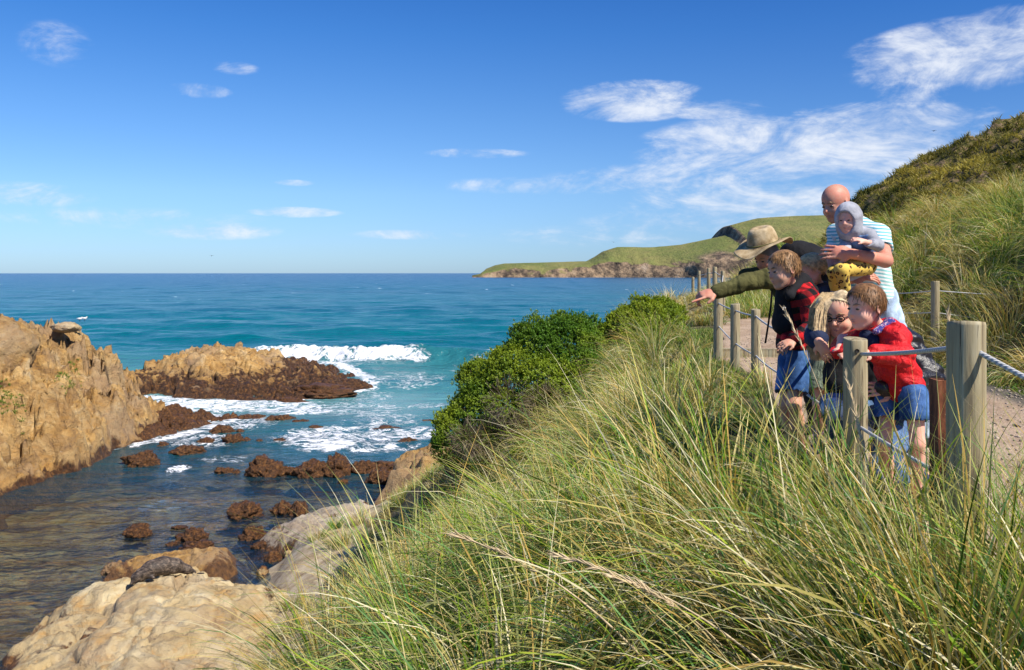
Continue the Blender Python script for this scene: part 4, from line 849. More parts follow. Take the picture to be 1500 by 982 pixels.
SK_A = m_skin('skin_weathered', (.60, .30, .20), .2); SK_B = m_skin('skin_fair', (.74, .42, .29)); SK_C = m_skin('skin_tan', (.62, .35, .23)); SK_P = m_skin('skin_pale', (.80, .47, .345))
m_eye, t = newmat('eye'); _, _, _ = 0, 0, 0; t.out(t.bsdf((.05, .035, .025), .15, None, .5))
m_lip = simple('lips', (.52, .23, .19), .45, .1); m_brow = simple('brow', (.27, .17, .10), .8)
def head_sdf(s, c, H, f, up=(0, 0, 1), child=False, smile=0):
    """c: middle of the head, H: chin to crown, f: facing"""
    r_, f_, u = frame(f, up); c = np.asarray(c, float); R = np.stack([r_, f_, u])
    p = lambda a, b, z: c+(r_*a+f_*b+u*z)*H
    wd = .315 if not child else .345
    s.ell(p(0, -.045, .13), np.array([wd, .40, .355])*H, R, .01)
    s.ell(p(0, .10, -.14), np.array([.25 if not child else .262, .265, .31])*H, R, .05*H)                  # face
    s.ell(p(0, .22, -.40), np.array([.10, .10, .085])*H, R, .07*H)                 # chin
    for sg in (-1, 1):
        s.cap(p(.235*sg, -.02, -.14), p(.10*sg, .20, -.37), .075*H, .07*H, .06*H)      # jaw line
        s.ell(p(.155*sg, .20, -.17), np.array([.10, .10, .10])*H*(1.05 if child else 1), R, .06*H)           # cheek
        s.ell(p(.135*sg, .335, .0), np.array([.075, .045, .045])*H, R, .03*H, 'cut')   # socket
        s.ell(p(.125*sg, .285, -.005), np.array([.062, .055, .045])*H, R, .015*H)
        s.cap(p(.04*sg, .325, .075), p(.20*sg, .25, .075), .028*H, .02*H, .03*H)       # brow ridge
        e = p((wd+.0)*sg, -.05, -.03); Re = np.stack([nrmv(r_*sg+f_*-.45), nrmv(f_+r_*sg*.45), u])
        s.ell(e, np.array([.028, .085, .125])*H, Re, .012*H); s.ell(e+r_*sg*.028*H+f_*.005*H, np.array([.02, .045, .07])*H, Re, .01*H, 'cut')
    s.cap(p(0, .335, .03), p(0, .42 if not child else .385, -.115), .028*H, .045*H, .03*H)            # nose
    for sg in (-1, 1): s.ell(p(.042*sg, .37 if not child else .345, -.13), np.array([.032, .04, .028])*H, R, .02*H)
    s.ell(p(0, .315, -.235), np.array([.09+.02*smile, .05, .028])*H, R, .02*H); s.ell(p(0, .305, -.285), np.array([.075, .05, .028])*H, R, .02*H)
    s.ell(p(0, .37, -.258), np.array([.075+.03*smile, .045, .009+.008*smile])*H, R, .008*H, 'cut')
def face_bits(c, H, f, up, root, brow=m_brow, child=False, smile=0, brows=True):
    r_, f_, u = frame(f, up); c = np.asarray(c, float); R = np.stack([r_, f_, u]); p = lambda a, b, z: c+(r_*a+f_*b+u*z)*H
    for sg in (-1, 1):
        s = Shape(p(.125*sg, .32, 0)-.1*H, p(.125*sg, .32, 0)+.1*H, .008*H); s.ell(p(.125*sg, .315, -.005), np.array([.050, .038, .025])*H, R, 0); shobj('eye', s, m_eye, root)
        if brows:
            s = Shape(p(.12*sg, .3, .075)-.16*H, p(.12*sg, .3, .075)+.16*H, .01*H); s.cap(p(.05*sg, .358, .085), p(.12*sg, .335, .105), .013*H, .015*H, .01); s.cap(p(.12*sg, .335, .105), p(.20*sg, .275, .08), .015*H, .009*H, .01); shobj('eyebrow', s, brow, root)
    s = Shape(p(0, .33, -.26)-.2*H, p(0, .33, -.26)+.2*H, .009*H)
    s.ell(p(0, .338, -.24), np.array([.075, .032, .014])*H, R, .006*H); s.ell(p(0, .328, -.283), np.array([.06, .032, .016])*H, R, .006*H); shobj('lips', s, m_lip, root)
def hair(c, H, f, up, root, mat, n=1500, L=.28, front=.16, side=.0, fringe=0., child=True, thick=.02, seed=1, back=-.15, sweep=0.):
    """cap of hair + strands combed from the crown"""
    r_, f_, u = frame(f, up); c = np.asarray(c, float); R = np.stack([r_, f_, u]); wd = .315 if not child else .345
    s = Shape(c-.75*H, c+.75*H, .02*H); s.ell(c+(f_*-.05+u*.135)*H, (np.array([wd, .40, .355])+.015+thick)*H, R, .0)
    s.ell(c+(f_*-.2+u*.0)*H, (np.array([wd*.86, .25, .28])+thick)*H, R, .06*H)
    # cut the face away
    n1 = nrmv(f_*.80-u*.62); s.plane_cut(c+(f_*(.24+fringe*.12)+u*(front-fringe))*H, n1)
    n2 = -u; s.plane_cut(c+u*back*H, n2)
    s.plane_cut(c+(f_*(.02)+u*(side))*H, nrmv(f_*.72-u*.70))
    s.fold(.011*H, 9/H*.5, seed, (1, 1, 1)); V, Q = s.mesh(); V = smooth(V, Q, 1)
    if len(V) == 0: return
    cap_ = mesh_np('hair', V, Q, mat, root)
    r = np.random.default_rng(seed); idx = r.integers(0, len(V), n); P = V[idx]; cr = c+(u*.5-f_*.12+r_*.08)*H
    q = P-c; nn = q/np.linalg.norm(q, axis=1)[:, None]; dv = P-cr; dv -= (dv*nn).sum(1)[:, None]*nn; dv += r_*sweep*H; dv /= (np.linalg.norm(dv, axis=1)[:, None]+1e-6)
    dv += r.normal(0, .16, dv.shape)+nn*.05; K = 4; Vs = np.zeros((n, K+1, 2, 3)); p = P-dv*.05*H-nn*.004; sd = np.cross(nn, dv); sd /= (np.linalg.norm(sd, axis=1)[:, None]+1e-6)
    ll = L*H*r.uniform(.5, 1.1, n)[:, None]
    for k in range(K+1):
        w_ = .0018*(1-(k/K)**2)+.0003; Vs[:, k, 0] = p-sd*w_; Vs[:, k, 1] = p+sd*w_
        d2 = dv-nn*.45*k/K-u*.03*k; p = p+d2*ll/K
    base = (np.arange(n)*(K+1)*2)[:, None]; k = np.arange(K)[None]*2; Qs = np.stack([base+k, base+k+1, base+k+3, base+k+2], -1).reshape(-1, 4)
    return mesh_np('hair_strands', Vs.reshape(-1, 3), Qs, mat, cap_, origin=root['_o'])
def hand(s, wr, d, up, size=.085, side=1, curl=.5, point=False, grip=1.2, spread=.14):
    """wr wrist, d palm direction, up = back of the hand, side: which side the thumb leaves"""
    d = nrmv(d); x = nrmv(np.cross(d, up)); u = np.cross(x, d); z = size
    pc = wr+d*z*.5; R = np.stack([x, d, u]); s.ell(pc, (z*.48, z*.60, z*.20), R, .008)
    s.cap(np.asarray(wr)-d*z*.25, pc, z*.30, z*.26, .01)
    for i, (o, l) in enumerate(((-.34, .80), (-.115, .95), (.115, 1.0), (.34, .88)) if side > 0 else ((.34, .80), (.115, .95), (-.115, 1.0), (-.34, .88))):
        l = [.74, .93, 1.0, .90][i]*z; a = np.array(pc)+d*z*.42+x*o*z; c0 = curl
        if point and i == 3: c0 = .05
        elif point: c0 = grip
        dd = nrmv(d+x*o*spread*2); rr_ = z*.105; th = c0*.6
        for sl, tt in ((.42, 1.), (.32, 1.9), (.26, 2.7)):
            e = dd*math.cos(th)-u*math.sin(th); b = a+e*l*sl; s.cap(a, b, rr_, rr_*.88, .003); a = b; th = c0*tt; rr_ *= .9
    sgn = 1 if side > 0 else -1
    a = np.array(wr)+d*z*.2+x*sgn*z*.3; b = a+nrmv(d*.75+x*sgn*.8-u*.25)*z*.42; e = b+nrmv(d*.95+x*sgn*.25-u*.4)*z*.36; s.cap(a, b, z*.15, z*.125, .01); s.cap(b, e, z*.12, z*.095, .004)
def chk(name, *seg):
    for a, b in zip(seg[::2], seg[1::2]): pass
# ------------------------------------------------------------------ cloth
def cloth(name, colf, rough=.85, weave=350, fold=10, fs=.35, fd=.012, spec=.2, **k):
    m, t = newmat(name); o = t.obj(); c = colf(t, o) if callable(colf) else t.mix(t.sm(t.noise(o, 9, 5), .35, .65), tuple(x*.78 for x in colf), tuple(min(1, x*1.18) for x in colf))
    h = t.math('ADD', t.noise(t.map(o, (1, 1, .8)), fold, 3, .5, .6), t.math('MULTIPLY', t.noise(o, weave, 2), .06))
    t.out(t.bsdf(c, rough, t.bump(h, fs, fd*4), spec, **k)); return m
def stripes(t, o):
    z = t.xyz(o)[2]; x = t.xyz(o)[0]; q = t.math('ADD', z, t.math('MULTIPLY', t.noise(o, 5, 2), .02)); q = t.math('ADD', q, t.math('MULTIPLY', x, .12))
    s_ = t.math('FRACT', t.math('MULTIPLY', q, 44)); return t.mix(t.sm(s_, .47, .53), (.80, .84, .82), t.mix(t.sm(x, -.26, -.1), (.16, .46, .54), (.40, .70, .60)))
def plaid(t, o):
    x, y, z = t.xyz(t.map(o, rot=(.0, .35, .3))); sx = t.math('GREATER_THAN', t.math('FRACT', t.math('MULTIPLY', t.math('ADD', x, y), 11.5)), .5); sz = t.math('GREATER_THAN', t.math('FRACT', t.math('MULTIPLY', z, 13)), .5)
    s_ = t.math('MULTIPLY', t.math('ADD', sx, sz), .5); return t.ramp(s_, [(0, (.62, .018, .022)), (.4, (.20, .010, .012)), (.8, (.012, .010, .011))], 'CONSTANT')
def leopard(t, o):
    v = t.voro(o, 34); n_ = t.noise(o, 40, 2); d = t.math('ADD', v, t.math('MULTIPLY', t.math('SUBTRACT', n_, .5), .35))
    c = t.mix(t.sm(d, .36, .42, 1, 0), (.72, .50, .10), (.05, .025, .015)); return t.mix(t.sm(d, .13, .19, 1, 0), c, (.48, .28, .06))
def denim(base):
    def f(t, o):
        n_ = t.noise(o, 7, 5); v = t.math('ADD', n_, t.math('MULTIPLY', t.noise(t.map(o, (260, 260, 30)), 1, 2), .22)); return t.ramp(v, [(.42, tuple(b*.55 for b in base)), (.6, base), (.78, tuple(min(1, b*2+.04) for b in base))])
    return f
M = dict(tee=cloth('striped_jersey', stripes, fold=7), jean_pale=cloth('pale_denim', denim((.32, .42, .55))), jean=cloth('denim', denim((.06, .115, .23))), jean_short=cloth('blue_denim', denim((.035, .095, .24))),
    grey=cloth('grey_marl', (.38, .39, .43)), vest=cloth('denim_vest', denim((.09, .15, .27))), leo=cloth('leopard_leggings', leopard), olive=cloth('olive_wool', (.105, .10, .035), fs=.7), dark=cloth('dark_jacket', (.022, .024, .022), fs=.7),
    plaid=cloth('checked_fleece', plaid, fs=.8), black=cloth('black_fleece', (.014, .014, .016)), charcoal=cloth('charcoal_knit', (.05, .055, .07)), green=cloth('sage_cotton', (.22, .27, .19), fs=.9, fd=.02), leather=cloth('black_leather', (.014, .013, .014), .34, fold=14, fs=.9, fd=.006, spec=.6),
    navy=cloth('navy_cloth', (.02, .03, .07)), red=cloth('red_padded_nylon', (.62, .012, .016), .58, fold=22, fs=.9, fd=.008, spec=.3), shoe=cloth('canvas_shoe', (.03, .05, .12)), shoe2=cloth('dark_shoe', (.04, .035, .035)), sock=cloth('patterned_sock', lambda t, o: t.ramp(t.noise(o, 60, 2), [(.42, (.6, .55, .58)), (.5, (.55, .12, .18)), (.58, (.3, .32, .42))])),
    hair_br=simple('brown_hair', (.20, .10, .04), .5, .45, 60, .4, .004), hair_lb=simple('light_brown_hair', (.28, .155, .065), .5, .45, 60, .4, .004), hair_sand=simple('sandy_hair', (.60, .37, .16), .5, .4, 60, .4, .004), hair_bl=simple('blond_hair', (.62, .47, .27), .45, .35, 50, .35, .004), white=simple('white_print', (.8, .8, .78)), collar=cloth('checked_collar', lambda t, o: t.ramp(t.noise(o, 95, 2), [(.48, (.03, .05, .22)), (.54, (.30, .06, .14)), (.62, (.4, .4, .5))])))
A = lambda v: np.array(tuple(v), float)
def torso(s, J, b, inf=0.0, k=.05, belly=1.0, low=True):
    L, R, N, C, P = [A(J[x]) for x in ('ls', 'rs', 'neck', 'chest', 'pel')]
    r_ = nrmv(R-L); u = nrmv(C-P); f_ = nrmv(np.cross(u, r_)); r2 = np.cross(f_, u); Rm = np.stack([r2, f_, u])
    s.ell(C, np.array([.165, .118, .19])*b+inf, Rm, k*b); s.ell(C*.45+P*.55, np.array([.145, .115*belly, .19])*b+inf, Rm, k*b)
    if low: s.ell(P, np.array([.16, .125, .13])*b+inf, Rm, k*b)
    for q in (L, R): s.cap(C*.55+N*.45, q, .075*b+inf, .068*b+inf, k*b)
    s.cap(C, N, .09*b+inf, .062*b+inf, k*b); return s
def upto(pts, fr):
    P = [A(p) for p in pts]; out = [P[0]]; tot = fr
    for a, b in zip(P[:-1], P[1:]):
        if tot >= 1: out.append(b); tot -= 1
        else:
            if tot > .02: out.append(a*(1-tot)+b*tot)
            break
    return out
def arm_r(b): return [.056*b, .043*b, .030*b]
def leg_r(b): return [.088*b, .058*b, .040*b]
def person(J, label, b, skin, H, h=.007, child=False, smile=0, up=(0, 0, 1), hands=None, hb=None, group='the family at the fence', brow=m_brow, brows=True):
    allp = [J[k] for k in J if k not in ('hf', 'toe') and hasattr(J[k], '__len__')]
    base = tuple(0.5*(A(J['la'])+A(J['ra']))); root = empty('person', base, label, 'person', group)
    lo, hi = bounds(allp, .17*b+.10*b); s = Shape(lo, hi, h); torso(s, J, b*.97)
    s.cap(J['neck'], A(J['head'])-nrmv(A(J['hf']))*.06*H, .056*b*(1 if not child else .85), .058*b*(1 if not child else .9), .02)
    for p in 'lr':
        s.limb([A(J[p+'s']), A(J[p+'e']), A(J[p+'w'])], arm_r(b), .012); s.limb([A(J[p+'h']), A(J[p+'k']), A(J[p+'a'])], leg_r(b), .02)
        kn, an = A(J[p+'k']), A(J[p+'a']); s.ell(kn*.68+an*.32+np.array([.008, .012, 0])*b, np.array([.052, .052, .11])*b, None, .03)       # calf
        td = A(J.get('toe', (-1, -.2, -.08))); s.cap(an-nrmv(td)*.04*b, an+nrmv(td)*.15*b+np.array([0, 0, -.045*b]), .038*b, .03*b, .02)
    head_sdf(s, J['head'], H, J['hf'], up, child, smile)
    for (wr, d, u, size, side, kw) in hands or []: hand(s, A(wr), d, u, size, side, **kw)
    shobj('body', s, skin, root, 1); face_bits(J['head'], H, J['hf'], up, root, brow, child, smile, brows); return root
def top(J, root, name, mat, b, inf=.014, sleeve=2.0, h=.007, foldamp=.006, fsc=9, sl_inf=None, hem=0.0, low=True, puff=0, it=1, cutz=None, belly=1.0, arms='lr'):
    pts = [J[k] for k in ('ls', 'rs', 'le', 're', 'lw', 'rw', 'neck', 'pel', 'chest')]; lo, hi = bounds(pts, .24*b+inf); s = Shape(lo, hi, h); torso(s, J, b, inf, low=low, belly=belly)
    for p in arms:
        P = upto([J[p+'s'], J[p+'e'], J[p+'w']], sleeve); rs = [x+(sl_inf or inf) for x in arm_r(b)][:len(P)]
        if len(P) > 1:
            if sleeve < 1.2: rs[-1] = rs[0]*.98
            s.limb(P, rs, .015)
            if sleeve < 1.2: d = nrmv(P[-1]-P[-2]); s.ell(P[-1]+d*.035, (.09*b,)*3, None, .004, 'cut')
    if puff:
        m = np.abs(s.D) < .025; idx = np.argwhere(m); Pn = s.lo+idx*s.h; s.D[m] -= (.010*np.abs(np.sin((Pn[:, 2]+.25*Pn[:, 0])*puff))).astype(np.float32)
    if foldamp: s.fold(foldamp, fsc, 3)
    s.plane_cut(A(J['neck'])+nrmv(A(J['neck'])-A(J['chest']))*.045*b, nrmv(A(J['neck'])-A(J['chest'])))
    if cutz is not None: s.plane_cut((0, 0, cutz), (0, 0, -1))
    return shobj(name, s, mat, root, it)
def bottoms(J, root, name, mat, b, frac, inf=.016, h=.007, foldamp=.006, flare=.012):
    pts = [J[k] for k in ('pel', 'lh', 'rh', 'lk', 'rk', 'la', 'ra')]; lo, hi = bounds(pts, .2*b+inf); s = Shape(lo, hi, h)
    L, R = A(J['lh']), A(J['rh']); P = A(J['pel']); r_ = nrmv(R-L); u = nrmv(A(J['chest'])-P); f_ = nrmv(np.cross(u, r_)); Rm = np.stack([np.cross(f_, u), f_, u])
    s.ell(P, np.array([.16, .13, .12])*b+inf, Rm, .02)
    for p in 'lr':
        Q = upto([J[p+'h'], J[p+'k'], J[p+'a']], frac); rs = [x+inf for x in leg_r(b)][:len(Q)]
        if frac < 1.2: rs[-1] = rs[0]*.92+flare
        s.limb(Q, rs, .012)
        if frac < 1.9: d = nrmv(Q[-1]-Q[-2]); rr_ = rs[-1]; s.cap(Q[-1]+d*rr_*.45, Q[-1]+d*(rr_*.45+.2), rr_*1.15, rr_*1.3, .002, 'cut')
    s.fold(foldamp, 11, 5); return shobj(name, s, mat, root)
def shoes(J, root, mat, b, h=.006):
    for p in 'lr':
        an = A(J[p+'a']); td = nrmv(A(J.get('toe', (-1, -.2, -.08)))); lo, hi = bounds([an, an+td*.16*b], .1*b+.03); s = Shape(lo, hi, h)
        s.cap(an-td*.045*b+np.array([0, 0, -.02*b]), an+td*.15*b+np.array([0, 0, -.045*b]), .05*b, .042*b, .01); s.cap(an+np.array([0, 0, .02]), an, .05*b, .05*b, .02); s.plane_cut(an+np.array([0, 0, -.075*b]), (0, 0, -1)); shobj('shoe', s, mat, root)
# ---------------------------------------------- father holding the baby
J = dict(head=W(1224, 298, 5.42), hf=(-.80, -.46, -.30), neck=W(1250, 331, 5.52), chest=W(1262, 362, 5.52), pel=W(1278, 440, 5.58), ls=W(1286, 345, 5.34), le=W(1297, 382, 5.14), lw=W(1246, 372, 5.0), rs=W(1229, 342, 5.68), re=W(1219, 396, 5.58), rw=W(1248, 409, 5.34),
         lh=W(1295, 455, 5.5), lk=W(1332, 555, 5.5), la=W(1356, 640, 5.62), rh=W(1264, 455, 5.68), rk=W(1262, 550, 5.62), ra=W(1268, 648, 5.7))
dad = person(J, 'bald man in a mint striped T-shirt holding a baby', 1.0, SK_A, .245, smile=1, hands=[(J['lw'], (-1, .1, .12), (-.1, -1, .2), .095, -1, dict(curl=.55)), (J['rw'], (.85, -.4, .2), (.1, -.6, .8), .095, 1, dict(curl=.7))], brows=True)
top(J, dad, 't_shirt', M['tee'], 1.0, .013, .72, foldamp=.007, fsc=8, cutz=CZ-(449-400)/F*5.55, belly=1.08)
bottoms(J, dad, 'jeans', M['jean_pale'], 1.0, 1.9); shoes(J, dad, M['shoe2'], 1.0)
pc = W(1220, 349, 5.61); mesh_py('shirt_patch', [pc+Vector((-.03, -.04, .018)), pc+Vector((-.012, -.045, -.022)), pc+Vector((.012, -.045, -.022)), pc+Vector((.03, -.04, .018)), pc+Vector((0, -.046, .006))], [(0, 1, 4), (1, 2, 4), (2, 3, 4)], M['white'], dad, False)
# ---------------------------------------------- baby
Hb = .172
J = dict(head=W(1242, 322, 5.10), hf=(-.62, -.76, -.12), neck=W(1250, 340, 5.14), chest=W(1256, 352, 5.17), pel=W(1264, 383, 5.20), ls=W(1273, 346, 5.10), le=W(1286, 359, 5.0), lw=W(1265, 354, 4.93), rs=W(1243, 347, 5.22), re=W(1238, 362, 5.14), rw=W(1240, 371, 5.06),
         lh=W(1270, 390, 5.15), lk=W(1232, 396, 4.98), la=W(1238, 424, 5.02), rh=W(1262, 388, 5.24), rk=W(1222, 399, 5.12), ra=W(1224, 424, 5.2), toe=(-.6, -.4, -.5))
bb = .46; baby = person(J, 'baby in a grey hood and yellow leopard leggings, carried by the bald man', bb, SK_P, Hb, h=.0055, child=True, hands=[(J['lw'], (-1, -.1, .35), (0, -.6, .8), .045, -1, dict(curl=.8))], brows=False)
top(J, baby, 'hoodie', M['grey'], bb, .016, 1.85, h=.006, foldamp=.004, fsc=16)
pts = [J['chest'], J['pel']]; lo, hi = bounds(pts, .12); s = Shape(lo, hi, .006); torso(s, J, bb, .024, low=False); s.plane_cut(A(J['neck'])-np.array([0, 0, .02]), (.0, .0, 1)); s.fold(.005, 22, 2); shobj('denim_vest', s, M['vest'], baby)
bottoms(J, baby, 'leggings', M['leo'], bb*1.2, 1.95, .010, h=.006, foldamp=.004)
r_, f_, u_ = frame(J['hf']); c = A(J['head']); s = Shape(c-.19, c+.19, .005); Rm = np.stack([r_, f_, u_])
s.ell(c-f_*.014+u_*.012, (.080, .096, .098), Rm); s.ell(c-f_*.02-u_*.06, (.075, .075, .07), Rm, .03); s.ell(c+f_*.105-u_*.018, (.066, .085, .080), Rm, .006, 'cut'); s.fold(.003, 20, 4); shobj('hood', s, M['grey'], baby)
shoes(J, baby, M['grey'], bb)
# phone in the man's lower hand
pp = W(1256, 402, 5.12); ux = Vector((.9, -.1, .42)).normalized(); uy = Vector((0, -.9, .3)).normalized(); uz = ux.cross(uy)
V = []; 
for sz in (-.5, .5):
    for k in range(20):
        a = 2*math.pi*k/20; cx_ = math.copysign(abs(math.cos(a))**.45, math.cos(a)); sy_ = math.copysign(abs(math.sin(a))**.45, math.sin(a)); V.append(pp+ux*cx_*.062+uz*sy_*.024+uy*sz*.009)
m_ph = simple('phone_shell', (.55, .56, .56), .3, .05); tag(mesh_py('phone', V, [(k, (k+1) % 20, 20+(k+1) % 20, 20+k) for k in range(20)]+[tuple(range(20))[::-1], tuple(range(20, 40))], m_ph, None, False, tuple(pp)), 'pale grey phone held in the bald man\'s lower hand under the baby', 'phone')
# ---------------------------------------------- man in the hat, pointing
J = dict(head=W(1123, 377, 6.15), hf=(-.78, -.42, -.42), neck=W(1147, 390, 6.28), chest=W(1166, 404, 6.32), pel=W(1200, 462, 6.42), ls=W(1143, 405, 6.08), le=W(1097, 413, 6.02), lw=W(1048, 428, 5.98), rs=W(1152, 392, 6.48), re=W(1172, 440, 6.5), rw=W(1165, 480, 6.3),
         lh=W(1199, 474, 6.32), lk=W(1186, 552, 6.25), la=W(1196, 620, 6.35), rh=W(1203, 474, 6.5), rk=W(1196, 552, 6.5), ra=W(1204, 620, 6.6))
gm = person(J, 'man in a wide-brimmed tan hat leaning forward and pointing out to sea', 1.0, SK_A, .235, hands=[(J['lw'], (-1, -.1, -.22), (-.1, -.55, .8), .105, -1, dict(curl=.5, point=True, grip=1.35)), (J['rw'], (0, -.2, -1), (-1, 0, 0), .09, 1, {})])
top(J, gm, 'jacket', M['dark'], 1.0, .022, .02, foldamp=.01, fsc=8, arms='')
pts = [J['ls'], J['le'], J['lw']]; lo, hi = bounds(pts, .12); s = Shape(lo, hi, .007); P3_ = [A(q) for q in pts]; s.limb([P3_[0]*.92+P3_[1]*.08, P3_[1], P3_[1]*.1+P3_[2]*.9], [.085, .068, .050], .02); s.fold(.014, 9, 6, (1.6, 1, .6)); shobj('sleeve', s, M['olive'], gm)
s = Shape(P3_[2]-.12, P3_[2]+.12, .006); d = nrmv(P3_[2]-P3_[1]); s.cap(P3_[2]-d*.045, P3_[2]-d*.015, .053, .053, 0); shobj('cuff', s, M['olive'], gm)
pts = [J['rs'], J['re'], J['rw']]; lo, hi = bounds(pts, .12); s = Shape(lo, hi, .008); s.limb([A(q) for q in pts], [.08, .065, .05], .02); shobj('sleeve', s, M['dark'], gm)
s = Shape(A(W(1120, 400, 6.2))-.25, A(W(1120, 400, 6.2))+.25, .008); s.cap(W(1128, 398, 6.22), W(1150, 420, 6.25), .085, .11, .03); s.cap(W(1118, 404, 6.22), W(1090, 402, 6.28), .075, .045, .03); s.fold(.01, 10, 9); shobj('jacket_front', s, cloth('dark_olive', (.045, .05, .022)), gm)
bottoms(J, gm, 'trousers', M['dark'], 1.0, 1.9); shoes(J, gm, M['shoe2'], 1.0)
hcn = A(W(1118, 359, 6.13)); r_, f_, u_ = frame((-.86, -.42, -.30), (-.10, -.12, 1)); V = []; n = 48
prof = [(.200, -.004, 1), (.202, .002, 1), (.150, .006, .7), (.112, .006, .15), (.104, .02, 0), (.100, .06, 0), (.092, .10, 0), (.080, .122, 0), (.055, .128, 0), (.02, .112, 0), (.0, .108, 0)]
for (rr_, zz_, wv) in prof:
    for k in range(n):
        a = 2*math.pi*k/n; e = 1+.12*abs(math.cos(a)); zz2 = zz_+wv*(.032*math.cos(2*a)*-1+.014*math.sin(3*a+.6)+.01*math.sin(5*a))-(.02*math.sin(a)**2 if zz_ > .1 else 0)*0; rq = rr_*(1+.03*math.sin(3*a+1)*(wv > 0))*(1 if zz_ < .09 or abs(math.cos(a)) < .5 else .93)
        V.append(hcn+f_*math.cos(a)*rq*e+r_*math.sin(a)*rq*.92+u_*(zz2+.0))
m_hat, t = newmat('felt_hat'); o = t.obj(); c = t.ramp(t.noise(o, 11, 6, .65), [(.34, (.15, .10, .05)), (.48, (.38, .28, .15)), (.62, (.52, .41, .25))]); t.out(t.bsdf(c, .95, t.bump(t.noise(o, 90, 4), .5, .004)))
hat = mesh_py('hat', V, [(i*n+k, i*n+(k+1) % n, (i+1)*n+(k+1) % n, (i+1)*n+k) for i in range(len(prof)-1) for k in range(n)], m_hat, gm); so_ = hat.modifiers.new('thickness', 'SOLIDIFY'); so_.thickness = .005; sb = hat.modifiers.new('sub', 'SUBSURF'); sb.levels = 1; sb.render_levels = 1
tube_obj('hat_band', [hcn+(f_*math.cos(a)*.1095*(1+.12*abs(math.cos(a)))+r_*math.sin(a)*.1095*.92)+u_*.018 for a in np.linspace(0, 2*math.pi, 40)], .006, M['olive'], hat, 6, origin=gm['_o'])
hair(J['head'], .235, J['hf'], (0, 0, 1), gm, simple('grey_hair', (.22, .19, .16), .7), 500, .14, front=.1, side=-.05, child=False, thick=.0, seed=4, back=-.25)
tube_obj('strap', [W(1131, 425, 6.05), W(1129, 450, 6.02), W(1125, 478, 6.0), W(1121, 503, 6.0)], .007, M['black'], gm, 6)
s = Shape(A(W(1190, 390, 6.3))-.4, A(W(1190, 390, 6.3))+.4, .011); s.ell(W(1180, 381, 6.34), (.20, .17, .135), np.stack([nrmv((.9, 0, -.38)), (0, 1, 0), nrmv((.38, 0, .9))])); s.ell(W(1203, 397, 6.36), (.16, .16, .16), None, .06); s.cap(W(1148, 372, 6.2), W(1140, 400, 6.1), .03, .025, .02); s.fold(.018, 6, 2); bpk = shobj('backpack', s, M['black'], None, 1, origin=tuple(W(1190, 390, 6.3))); tag(bpk, 'black backpack on the back of the man in the hat', 'backpack')
# ---------------------------------------------- boy in the checked jacket
J = dict(head=W(1147, 396, 4.88), hf=(-.96, -.24, -.16), neck=W(1162, 426, 4.95), chest=W(1171, 446, 4.97), pel=W(1164, 505, 4.99), ls=W(1184, 439, 4.84), le=W(1191, 478, 4.76), lw=W(1163, 500, 4.70), rs=W(1158, 437, 5.08), re=W(1149, 474, 5.04), rw=W(1156, 502, 4.88),
         lh=W(1170, 518, 4.93), lk=W(1163, 593, 4.84), la=W(1176, 668, 4.98), rh=W(1158, 518, 5.06), rk=W(1152, 592, 4.97), ra=W(1163, 660, 5.12))
up_ = (-.12, .05, 1); bo = person(J, 'boy in a red and black checked jacket leaning on the rope', .66, SK_C, .222, h=.006, child=True, up=up_, hands=[(J['lw'], (-.9, -.2, -.2), (0, -.5, .8), .062, -1, dict(curl=.8)), (J['rw'], (-.6, -.6, -.3), (0, -.4, .9), .062, 1, dict(curl=.8))])
top(J, bo, 'jacket', M['plaid'], .66, .026, 1.85, h=.006, foldamp=.008, fsc=11, cutz=CZ-(512-400)/F*4.95)
s = Shape(A(W(1155, 440, 4.9))-.3, A(W(1155, 440, 4.9))+.3, .007); s.cap(W(1150, 430, 4.93), W(1149, 474, 4.95), .055, .075, .03); s.fold(.008, 11, 5); shobj('jacket_front', s, M['black'], bo)
s = Shape(A(W(1172, 422, 4.95))-.2, A(W(1172, 422, 4.95))+.2, .006); s.cap(W(1157, 433, 4.86), W(1175, 412, 4.96), .032, .05, .02); s.cap(W(1175, 412, 4.96), W(1190, 428, 4.98), .05, .04, .02); s.cap(W(1152, 430, 4.95), W(1172, 418, 5.06), .03, .045, .02); s.fold(.006, 14, 5); shobj('hood', s, M['black'], bo)
bottoms(J, bo, 'shorts', M['jean_short'], .64, .86, .014, h=.006); shoes(J, bo, M['shoe2'], .7)
hair(J['head'], .222, J['hf'], up_, bo, M['hair_lb'], 2600, .2, front=.19, side=.05, fringe=.09, thick=.028, seed=3, back=-.10, sweep=-.1)
mesh_py('jacket_print', [W(1147, 450, 4.80), W(1151, 450, 4.80), W(1151, 454, 4.80), W(1146, 454, 4.80)], [(0, 1, 2, 3)], M['white'], bo, False)
# ---------------------------------------------- fair-haired boy behind
J = dict(head=W(1189, 397, 5.32), hf=(-.93, -.05, -.36), neck=W(1198, 421, 5.37), chest=W(1201, 442, 5.38), pel=W(1200, 508, 5.36), ls=W(1211, 434, 5.26), le=W(1214, 474, 5.24), lw=W(1196, 500, 5.08), rs=W(1189, 432, 5.48), re=W(1188, 470, 5.42), rw=W(1182, 498, 5.3),
         lh=W(1205, 520, 5.30), lk=W(1200, 592, 5.24), la=W(1203, 652, 5.36), rh=W(1196, 520, 5.42), rk=W(1214, 590, 5.30), ra=W(1228, 650, 5.42))
fb = person(J, 'fair-haired boy in a grey top and sage shorts, half hidden behind the checked jacket', .64, SK_B, .212, h=.0065, child=True, hands=[(J['lw'], (-.7, -.5, -.4), (0, -.4, .9), .06, -1, dict(curl=.8)), (J['rw'], (-.6, -.6, -.3), (0, -.4, .9), .06, 1, dict(curl=.8))])
